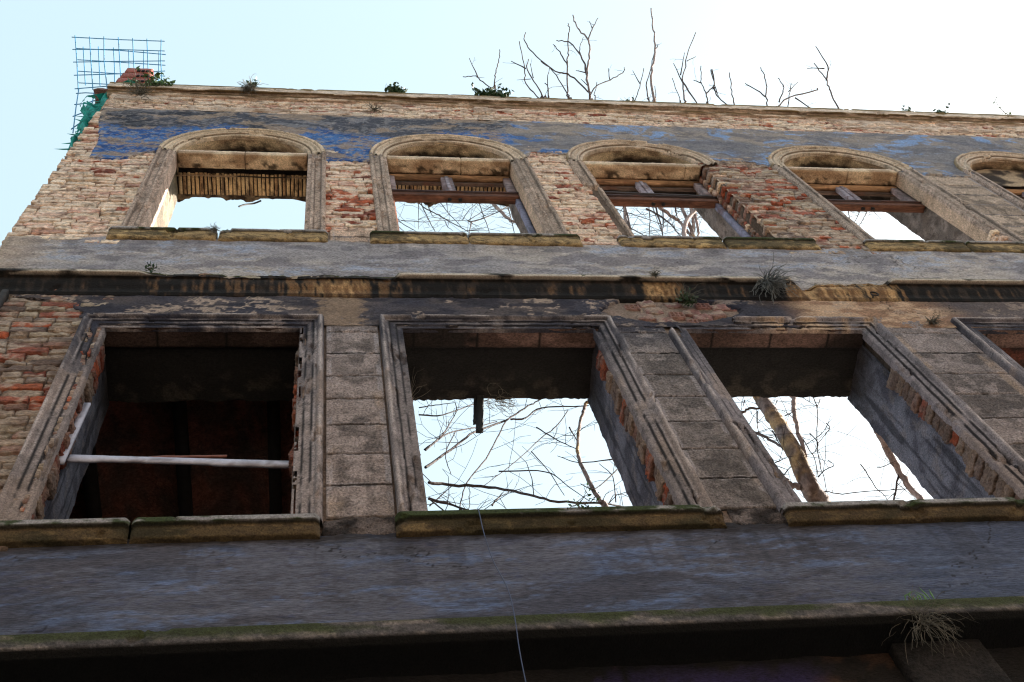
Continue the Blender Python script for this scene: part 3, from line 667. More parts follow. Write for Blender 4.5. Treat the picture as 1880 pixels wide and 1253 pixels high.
# ---- arched windows
UPROF = [(-.004, -.02), (0, .040), (.010, .056), (.026, .060), (.036, .052), (.040, .036), (.054, .036), (.057, .046), (.074, .046), (.080, .030), (.114, .030), (.118, .040), (.130, .040), (.134, .022), (.168, .020), (.171, -.02), (.172, -.14)]
JPROF = [(-.004, -.02), (0, .036), (.010, .050), (.030, .054), (.040, .046), (.043, .032), (.096, .030), (.099, .044), (.128, .044), (.132, .022), (.168, .020), (.171, -.02), (.172, -.14)]
WOODC = [lin(150, 140, 138), lin(132, 118, 112), lin(112, 74, 54)]
def wood(mb, c, s, col, seed=0, r=.004):
    n = [max(1, min(40, int(q / .03))) for q in s]; P, F = rbox(c, s, r, .0008, n)
    ax = int(np.argmax(s)); u = P[:, ax]; v = P[:, (ax + 1) % 3] + P[:, (ax + 2) % 3]
    g = fbm(u * 3 + seed, v * 70, 400 + seed); q = fbm(u * 5, v * 12, 403 + seed)
    P += ((g - .5) * .004)[:, None]
    mb.add(P, F, mixc(mixc(np.ones((len(P), 3)) * col, col * .45, ss(.45, .62, g)), lin(90, 56, 40), ss(.54, .64, q) * .6))
for wi, xc in enumerate(UPC):
    tone = [lin(214, 194, 164), lin(212, 192, 164), lin(208, 188, 162), lin(206, 188, 162), lin(204, 186, 162), lin(204, 186, 162)][wi]
    jt = [lin(188, 166, 146), lin(188, 168, 148), lin(190, 168, 146), lin(184, 166, 148), lin(182, 164, 148), lin(182, 164, 148)][wi]
    def cj(X, Z, u, s, wi=wi, jt=jt): return mixc(stonecol(X, Z, s, 500 + wi * 7, jt, None, .35), jt * .35, np.maximum(ss(.007, .003, abs(u - .043)), ss(.007, .003, abs(u - .097))) * .7 * ss(.3, .45, fbm(X * 6, Z * 4, 516)))
    def ca(X, Z, u, s, wi=wi, tone=tone):
        C = stonecol(s * .5, u * 6, s, 540 + wi * 7, tone, None, .5)
        C = mixc(C, lin(120, 98, 56), ss(.03, .0, u) * ss(.35, .5, fbm(X * 5, Z * 5, 545)) * .7)
        return mixc(C, lin(70, 52, 36), np.maximum(ss(.009, .004, abs(u - .046)), ss(.007, .003, abs(u - .136))) * .75)
    zc = UZC
    # jambs (one mesh for the pair), missing pieces on the third window
    jambs = []
    for sx in (-1, 1):
        zb = 10.19
        if wi == 2 and sx == 1: continue
        P = resample(JPROF); nzj = 170
        T, J = np.meshgrid(np.linspace(0, 1, nzj), np.arange(len(P)), indexing='ij')
        u = P[J, 0]; X = xc + sx * (UR - u); Z = zb + T * (zc - zb); H = P[J, 1]
        w = .003 * (fbm(Z * 9, J * .25, 510 + wi, 6) - .5) * 2; cz = .018 * ss(.65, .68, fbm(Z * 4 + wi * 5 + sx, J * .12, 512, 6, .6))
        H = H + w * .6 - cz * (H > .0); X = X + w * .3
        if wi == 2 and sx == -1:                                 # the outer moulding has fallen below the break
            br = ss(11.66, 11.60, Z + (fbm(X * 20, Z * 5, 513) - .5) * .1); H = np.where((u < .13), H * (1 - br) - .03 * br, H)
            X = X + br * .0
        C = cj(X, Z, u, Z)
        if sx > 0: C = mixc(C, lin(206, 182, 150), ss(-.0, -.03, H) * .6)
        V, F, C2 = compact(np.stack([X, -H, Z], -1).reshape(-1, 3), gridF(nzj, len(P)), C.reshape(-1, 3)); jambs.append((V, F, C2))
    t = np.linspace(0, 1, 260)
    pts = dict(t=t, f=lambda T, u, xc=xc: (xc - (UR - u) * np.cos(PI * T), zc + (UR - u) * np.sin(PI * T)), len=2.3)
    AP = [p if p[1] > -.1 else (p[0], -.22) for p in UPROF]
    def ca2(X, Z, u, s, wi=wi, xc=xc, f=ca):
        C = f(X, Z, u, s); n = fbm(X * 6, Z * 6, 550 + wi); return C
    fr = sweep('arched_window_surround', pts, UPROF[:-1], ca2, M_STONE, ruin, 60 + wi, chip=.0018)
    for V, F, C2 in jambs: mkmesh('jamb', V, F, M_ROUGH, fr, C2)
    # soffit of the arch
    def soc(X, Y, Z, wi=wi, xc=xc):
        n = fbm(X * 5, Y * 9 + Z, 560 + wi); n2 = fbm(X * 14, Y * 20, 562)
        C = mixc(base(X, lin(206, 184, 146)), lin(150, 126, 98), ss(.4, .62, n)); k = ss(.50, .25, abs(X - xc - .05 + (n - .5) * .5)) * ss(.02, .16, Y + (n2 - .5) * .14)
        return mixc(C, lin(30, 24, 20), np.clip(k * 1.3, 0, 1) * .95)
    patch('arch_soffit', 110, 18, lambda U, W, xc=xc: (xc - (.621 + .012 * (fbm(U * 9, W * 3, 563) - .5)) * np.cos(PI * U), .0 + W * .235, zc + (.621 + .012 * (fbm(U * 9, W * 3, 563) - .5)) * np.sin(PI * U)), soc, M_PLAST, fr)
    ty = .22 if wi != 4 else .11
    def tc(X, Y, Z, wi=wi): return mixc(base(X, lin(170, 148, 118)), lin(60, 50, 42), ss(.45, .6, fbm(X * 4, Z * 4, 570 + wi)))
    patch('tympanum', 40, 24, lambda U, W, xc=xc, ty=ty: (xc - .64 + U * 1.28, ty + .02 * (fbm(U * 6, W * 6, 571) - .5), zc - .02 + W * .68), tc, M_PLAST, fr)
    if wi != 4:   # stone lintel across the foot of the arch
        mb = MB(); jx = xc + [.02, .12, .45, .05, 0, 0][wi]
        for (xa, xb) in ((xc - .612, jx - .002), (jx + .002, xc + .612)):
            P, F = rbox(((xa + xb) / 2, .068, zc + .045), (xb - xa, .146, .115), .006, .0012, (max(4, int((xb - xa) / .02)), 8, 7))
            n = fbm(P[:, 0] * 5, P[:, 1] * 12, 580 + wi); n2 = fbm(P[:, 0] * 12, P[:, 1] * 16 + P[:, 2] * 9, 582 + wi)
            C = mixc(np.ones((len(P), 3)) * lin(206, 184, 150), lin(158, 132, 102), ss(.4, .6, n)); C = mixc(C, lin(36, 26, 18), ss(.56, .64, n2) * ss(.03, .08, P[:, 1]) * .85)
            C = mixc(C, lin(222, 200, 172), ss(zc + .04, zc + .08, P[:, 2]) * .8)
            mb.add(P, F, C)
        mb.build('stone_lintel', M_STONE, fr)
    # plastered inner reveals
    def ri(X, Y, Z, wi=wi):
        n = fbm(Y * 6, Z * 5, 590 + wi); n2 = fbm(Y * 16, Z * 13, 592)
        b0 = lin(120, 112, 92) if wi == 0 else lin(134, 124, 114)
        C = mixc(base(X, b0), b0 * .6, ss(.42, .6, n)); return mixc(C, lin(70, 60, 50), ss(.56, .66, n2) * .6)
    for sx in (-1, 1):
        xx = xc + sx * (UI + .006)
        patch('inner_reveal', 26, 120, lambda U, W, sx=sx, xx=xx: (xx + sx * (.0 + .016 * fbm(U * 3, W * 12, 593)), .13 + U * (.34 + .03 * (fbm(W * 22, W * 0, 594) - .5)), 10.16 + W * 2.42), ri, M_PLAST, fr)
    # wooden frame with transom and mullion
    if wi > 0:
        mb = MB(); fy = .175
        brown = lin(118, 76, 54); grey = lin(152, 138, 132); pale = lin(160, 154, 160)
        wood(mb, (xc, fy, 12.445), (1.235, .06, .05), lin(176, 140, 104), 1)               # head
        wood(mb, (xc, fy + .045, 12.40), (1.225, .03, .07), lin(96, 80, 70), 2)
        tz = 11.83
        wood(mb, (xc, fy, tz), (1.235, .075, .10), lin(100, 68, 52), 3)                    # transom
        wood(mb, (xc, fy - .03, tz + .045), (1.235, .05, .022), lin(70, 58, 58), 4)
        wood(mb, (xc - .03, fy + .0, (tz + 12.42) / 2), (.115, .05, 12.42 - tz - .05), pale, 5)   # mullion
        wood(mb, (xc - .03, fy - .028, (tz + 12.42) / 2), (.035, .02, 12.42 - tz - .05), pale, 6)
        for sx in (-1, 1):
            wood(mb, (xc + sx * .58, fy, (tz + 12.42) / 2 + .02), (.075, .055, 12.42 - tz - .06), lin(150, 136, 134), 7 + sx)
            if not (wi == 3): wood(mb, (xc + sx * .600, fy + .01, (10.2 + tz) / 2 - .03), (.045, .06, tz - 10.2), lin(120, 122, 140) if sx > 0 else brown, 10 + sx)
        for bx in (-.54, .47): mb.add(*rbox((xc + bx * .1, fy, tz - .062), (.035, .03, .03), .006, .001, (2, 2, 2)), lin(30, 26, 24))
        if wi == 2: 
            P, F = rbox((0, 0, 0), (1.1, .03, .035), .004, .001, (20, 1, 1)); c_, s_ = math.cos(.055), math.sin(.055)
            P = P @ np.array([[c_, 0, -s_], [0, 1, 0], [s_, 0, c_]]) + np.array([xc + .03, fy - .045, tz + .085]); mb.add(P, F, lin(60, 52, 50))
        mb.build('wooden_window_frame', M_WOODH, fr, smooth=False)
    # lath ceiling of the inner lintel
    if wi < 2:
        mb = MB(); rs = np.random.RandomState(wi + 3); x = xc - UI + .02; y0 = .20 if wi == 0 else .24
        while x < xc + UI - .01:
            if not (wi == 1 and abs(x - xc - .06) < .03):
                wd = .029 + rs.normal(0, .002); y1 = .425 + rs.normal(0, .004)
                P, F = rbox((x, (y0 + y1) / 2 + rs.normal(0, .003), 12.50 + rs.normal(0, .002)), (wd, y1 - y0, .009), .002, .0006, (2, 10, 1), 0)
                a_ = rs.normal(0, .012); P[:, 0] += (P[:, 1] - .3) * a_
                col = [lin(206, 178, 132), lin(190, 160, 116), lin(168, 136, 98), lin(196, 172, 132)][rs.randint(4)] * (1 + rs.normal(0, .1))
                mb.add(P, F, mixc(np.ones((len(P), 3)) * col, lin(70, 50, 36), ss(.54, .64, fbm(P[:, 0] * 40, P[:, 1] * 9, 600)) * .8))
            x += .0395
        mb.build('lath_ceiling', M_WOOD, fr)
        def lcf(X, Y, Z): return mixc(base(X, lin(120, 104, 82)), lin(60, 48, 38), ss(.4, .6, fbm(X * 12, Y * 20, 604)))
        patch('broken_plaster_edge', 130, 12, lambda U, W, xc=xc: (xc - UI - .02 + U * (2 * UI + .04), .415 + W * (.028 + .07 * ss(.45, .75, fbm(U * 6 + wi, U * 0, 605)) * fbm(U * 30, U * 0, 606) + .03 * ss(.14, .0, U) + .03 * ss(.85, 1, U)), 12.492 - .012 * fbm(U * 30, W * 4, 607)), lcf, M_MORTAR, fr)
    # dark board / plaster above the laths, and the inner soffit of the others
    def dcf(X, Y, Z, wi=wi): return mixc(base(X, lin(40, 36, 34)), lin(86, 78, 70), ss(.5, .66, fbm(X * 8, Y * 14, 610 + wi)) * (.8 if wi > 1 else .3))
    patch('inner_soffit', 60, 24, lambda U, W, xc=xc: (xc - UI - .03 + U * (2 * UI + .06), .15 + W * (.30 + .03 * (fbm(U * 20, U * 0, 612) - .5)), 12.535 + .012 * fbm(U * 8, W * 8, 611)), dcf, M_PLAST, fr)
# brick ends where the jamb of the third window has fallen
mb = MB(); rs = np.random.RandomState(77); z = 10.2; k = 0
while z < 12.50:
    off = .05 * fbm(np.array(z * 1.3), np.array(0.), 620) + (.035 if k % 2 else 0) + np.interp(z, [10.2, 10.8, 11.3, 12.5], [.05, .03, .02, .0])
    for yy, dd in ((.03, .11), (.125, .08)):
        P, F = rbox((3.80 + off * (1 if yy < .1 else .4) + .07, yy + .02, z + .037), (.16, dd, .064 + rs.normal(0, .004)), .012, .003, (6, 5, 4), .02)
        col = (GREYS if rs.rand() < .55 else (BUFF if rs.rand() < .7 else REDS)); col = col[rs.randint(4)] * (.95 + rs.normal(0, .12))
        q = fbm(P[:, 1] * 20, P[:, 2] * 26, 621); mb.add(P, F, mixc(np.ones((len(P), 3)) * col, lin(110, 66, 50), ss(.5, .62, q) * .7))
    z += .078; k += 1
mb.build('broken_brick_edge', M_BRICK, ruin, smooth=False)
mb = MB()
for k in range(5):
    P, F = rbox((UPC[3] + .62 + .02 + rs.normal(0, .006), .02 + .03 * (k % 2), 10.25 + k * .078), (.10, .13, .066), .014, .003, (4, 5, 4), .03); mb.add(P, F, (BUFF + REDS)[rs.randint(9)])
mb.build('broken_brick_edge', M_BRICK, ruin, smooth=False)

# ---------------------------------------------------------------- rusticated stone piers between the windows
def pier(x0, x1, joints, seed, tone, soot_top=None, topcut=None, gr=.0):
    z0, z1 = min(joints), max(joints)
    nx = int((x1 - x0) / .009) + 1; nz = int((z1 - z0) / .009) + 1
    X, Z = np.meshgrid(np.linspace(x0, x1, nx), np.linspace(z0, z1, nz), indexing='ij')
    j = np.min([abs(Z - q + .0016 * (fbm(X * 6, X * 0, int(q * 10)) - .5)) for q in joints], axis=0)
    e = np.minimum(X - x0, x1 - X)
    Y = -.016 - .006 * (fbm(X * 14, Z * 14, seed, 6) - .5) * 2 - .006 * (vn(X * 70, Z * 70, seed) - .5)
    Y = np.where((e < .034), -.014 - .002 * (fbm(X * 20, Z * 20, seed) - .5), Y)       # smooth drafted margin
    Y = Y + .018 * ss(.0075, .0045, j)
    k = np.zeros_like(Z, dtype=int)
    for q in sorted(joints): k += (Z > q)
    vb = 1 + (_h(k, k * 0 + seed, 3) - .5) * .42
    n = fbm(X * 3, Z * 4, seed + 1); n2 = fbm(X * 12, Z * 12, seed + 2); n3 = fbm(X * 5 + k * 7, Z * 5, seed + 3)
    C = base(X, tone) * vb[..., None]; C = mixc(C, tone * .40, ss(.46, .57, n3) * ss(.02, .07, e) * .8); C = mixc(C, tone * .45, ss(.56, .68, fbm(X * 18, Z * .9, seed + 6)) * .5); C = mixc(C, tone * 1.35, ss(.55, .68, n2) * .3)
    C = mixc(C, lin(172, 166, 164), ss(.034, .028, np.minimum(e, j + .014)) * ss(.36, .5, fbm(X * 10, Z * 6, seed + 4)) * .7)
    C = mixc(C, lin(178, 156, 132), ss(.05, .03, abs(e - .045)) * ss(.60, .68, fbm(X * 2, Z * 1.6, seed + 5)) * .5)
    if soot_top: C = mixc(C, lin(48, 48, 60), ss(soot_top[0], soot_top[1], Z + (n2 - .5) * .3) * soot_top[2])
    C = mixc(C, lin(24, 22, 24), ss(.010, .006, j) * .95); C = mixc(C, tone * 1.3, ss(.64, .66, fbm(X * 7, Z * 7, seed + 8, 6, .6)) * .7); C = mixc(C, tone * .3, cracks(X, Z, seed + 9, 1.5, .003) * .8)
    V = np.stack([X, Y, Z], -1).reshape(-1, 3); keep = None
    if topcut is not None: keep = ~topcut(X, Z)[:-1, :-1]
    V, F, C = compact(V, gridF(nx, nz, keep), C.reshape(-1, 3))
    return mkmesh('rusticated_pier', V, F, M_ROUGH, ruin, C)
J = [8.70, 8.41, 8.09, 7.78, 7.49, 7.18, 6.87, 6.56, 6.27]
pier(.00, .335, J, 701, lin(150, 138, 130), (8.2, 8.9, .6))
pier(1.965, 2.315, J, 711, lin(132, 124, 118), (8.0, 8.6, .85), lambda X, Z: (Z > 8.52 + (2.3 - X) * .35 + (fbm(X * 12, Z * 12, 3) - .5) * .1) & (X > 2.05))
pier(3.935, 4.52, J, 721, lin(138, 128, 122), (8.45, 9.2, .3))
pier(6.16, 6.70, J, 731, lin(130, 118, 108))
pier(8.27, 8.78, J, 735, lin(130, 118, 108))
pier(10.4, 13, J, 737, lin(130, 118, 108))
JU = [12.34, 12.02, 11.71, 11.40, 11.09, 10.78, 10.47, 10.13]
pier(6.17, 6.72, JU, 741, lin(176, 158, 138))
pier(8.33, 8.82, JU, 745, lin(176, 158, 138))
pier(10.43, 13, JU, 747, lin(176, 158, 138))
pier(.03, .355, [10.47, 10.20, 10.09], 751, lin(196, 170, 146))
# torn stone footing below the piers (between the sills)
for xa, xb in ((-.02, .34), (2.04, 2.38), (4.23, 4.44)):
    mb = MB(); P, F = rbox(((xa + xb) / 2, .01, 6.19), (xb - xa, .05, .15), .012, .003, (18, 3, 8)); P[:, 1] += .03 * (fbm(P[:, 0] * 14, P[:, 2] * 16, 760) - .5)
    mb.add(P, F, mixc(np.ones((len(P), 3)) * lin(112, 102, 96), lin(50, 44, 42), ss(.4, .6, fbm(P[:, 0] * 10, P[:, 2] * 20, 761))))
    mb.build('pier_footing', M_ROUGH, ruin)

# ---------------------------------------------------------------- hollow bricks in the damaged frieze
mb = MB(); rs = np.random.RandomState(9)
def hollow(cx, cz, wd, hh, y, col, rows=2, cols=3):
    t = .008; fw = wd / cols; fh = hh / rows
    for i in range(cols + 1): mb.add(*rbox((cx - wd / 2 + i * fw, y + .05, cz), (t, .10, hh + t), .002, .001, (1, 3, 3)), col)
    for j in range(rows + 1): mb.add(*rbox((cx, y + .0505, cz - hh / 2 + j * fh), (wd, .10, t), .002, .001, (4, 3, 1)), col)
    mb.add(*rbox((cx, y + .075, cz), (wd - .004, .03, hh - .004), .002, .001, (2, 1, 2)), lin(26, 16, 14))
x = 2.14
for k, (cx, cz, holes) in enumerate([(2.18, 8.86, 1), (2.33, 8.80, 0), (2.47, 8.70, 1), (2.36, 8.62, 0), (2.60, 8.76, 0), (2.58, 8.60, 1), (2.30, 8.92, 0), (2.50, 8.90, 0), (2.72, 8.88, 1), (2.84, 8.86, 0), (2.93, 8.86, 1), (3.05, 8.86, 0), (3.14, 8.86, 1), (2.66, 8.68, 0), (2.78, 8.74, 0), (2.24, 8.68, 0)]):
    col = [lin(150, 112, 104), lin(134, 98, 90), lin(160, 126, 114)][rs.randint(3)] * .8
    if holes: hollow(cx, cz, .10, .075, -.012 + rs.normal(0, .006), col)
    else:
        P, F = rbox((cx, .03, cz), (.13, .09, .095), .01, .002, (8, 3, 6), .15); P[:, 1] += .03 * (fbm(P[:, 0] * 16, P[:, 2] * 16, 770) - .5); mb.add(P, F, mixc(np.ones((len(P), 3)) * col, lin(150, 132, 116), ss(.45, .6, fbm(P[:, 0] * 16, P[:, 2] * 16, 771))))
mb.build('hollow_brick_patch', M_BRICK, ruin)
# iron hook and old bracket
t_ = np.linspace(0, 1.75 * PI, 14)
V, F = tube([(4.10, .0, 9.0), (4.10, -.05, 9.0)] + [(4.125 + .028 * math.cos(PI + a), -.055, 9.035 + .028 * math.sin(PI + a) * 1.2) for a in t_], .006, 6); mkmesh('iron_hook', V, F, M_IRON, ruin)
mkmesh('iron_bracket', *rbox((-2.12, -.03, 8.76), (.045, .05, .46), .006, .002, (2, 2, 8), 0), M_IRON, ruin)

# ---------------------------------------------------------------- room remnant behind the first lower window
mb = MB()
mb.add(*slab('', -2.36, .34, .56, 4.6, 9.02, 9.3, None), lin(50, 44, 40)); mb.add(*slab('', -2.37, -2.2, .57, 4.6, 0, 9.01, None), lin(84, 70, 60)); mb.add(*slab('', -2.36, .34, 4.35, 4.6, 0, 9.01, None), lin(120, 90, 76)); mb.add(*slab('', .36, .42, .56, 4.6, 0, 9.3, None), lin(60, 50, 44))  # last slab: unseen partition added to keep light out of the room
mb.build('rear_room', M_BRICK, ruin, smooth=False)
for i, x in enumerate((-2.0, -1.35, -.70, -.05)):
    nv = 14
    patch('ceiling_vault', nv, 30, lambda U, W, x=x: (x - .28 + U * .56, .58 + W * 3.75, 8.90 + .11 * np.sin(PI * U) + .01 * fbm(U * 9, W * 30, 780)),
          lambda X, Y, Z: mixc(base(X, lin(128, 90, 76)), lin(92, 78, 70), ss(.4, .6, fbm(X * 10, Y * 14, 781 + i))), M_BRICK, ruin)
    mkmesh('ceiling_joist', *rbox((x + .325, 2.45, 8.88), (.09, 3.75, .14), .006, .001, (1, 20, 1)), M_BLACK, ruin)
fr = [o for o in ruin.children if o.name.startswith('square_window_surround')][0]
mb = MB(); pw = lin(170, 172, 182)
P, F = rbox((0, 0, 0), (1.19, .016, .05), .002, .0004, (40, 2, 2)); P[:, 2] -= .010 * ss(.55, .6, fbm(P[:, 0] * 3, P[:, 0] * 0, 790)) * (P[:, 2] < 0); c_, s_ = math.cos(-.085), math.sin(-.085)
P = P @ np.array([[c_, 0, s_], [0, 1, 0], [-s_, 0, c_]]) + np.array([-.78, .13, 7.055]); mb.add(P, F, mixc(np.ones((len(P), 3)) * pw, lin(110, 104, 104), ss(.58, .66, fbm(P[:, 0] * 8, P[:, 2] * 30, 791)) * .7))
P, F = rbox((0, 0, 0), (.045, .018, .66), .002, .0004, (2, 2, 20)); c_, s_ = math.cos(-.03), math.sin(-.03); P = P @ np.array([[c_, 0, s_], [0, 1, 0], [-s_, 0, c_]]) + np.array([-1.385, .10, 7.33])
mb.add(P, F, mixc(np.ones((len(P), 3)) * pw, lin(80, 76, 80), ss(.54, .62, fbm(P[:, 0] * 40, P[:, 2] * 9, 792)) * .7))
P, F = rbox((-.75, .14, 7.115), (.42, .012, .02), .003, .001, (10, 1, 1)); mb.add(P, F, lin(110, 66, 50))
mb.build('window_frame_remnant', M_PAINTW, fr, smooth=False)
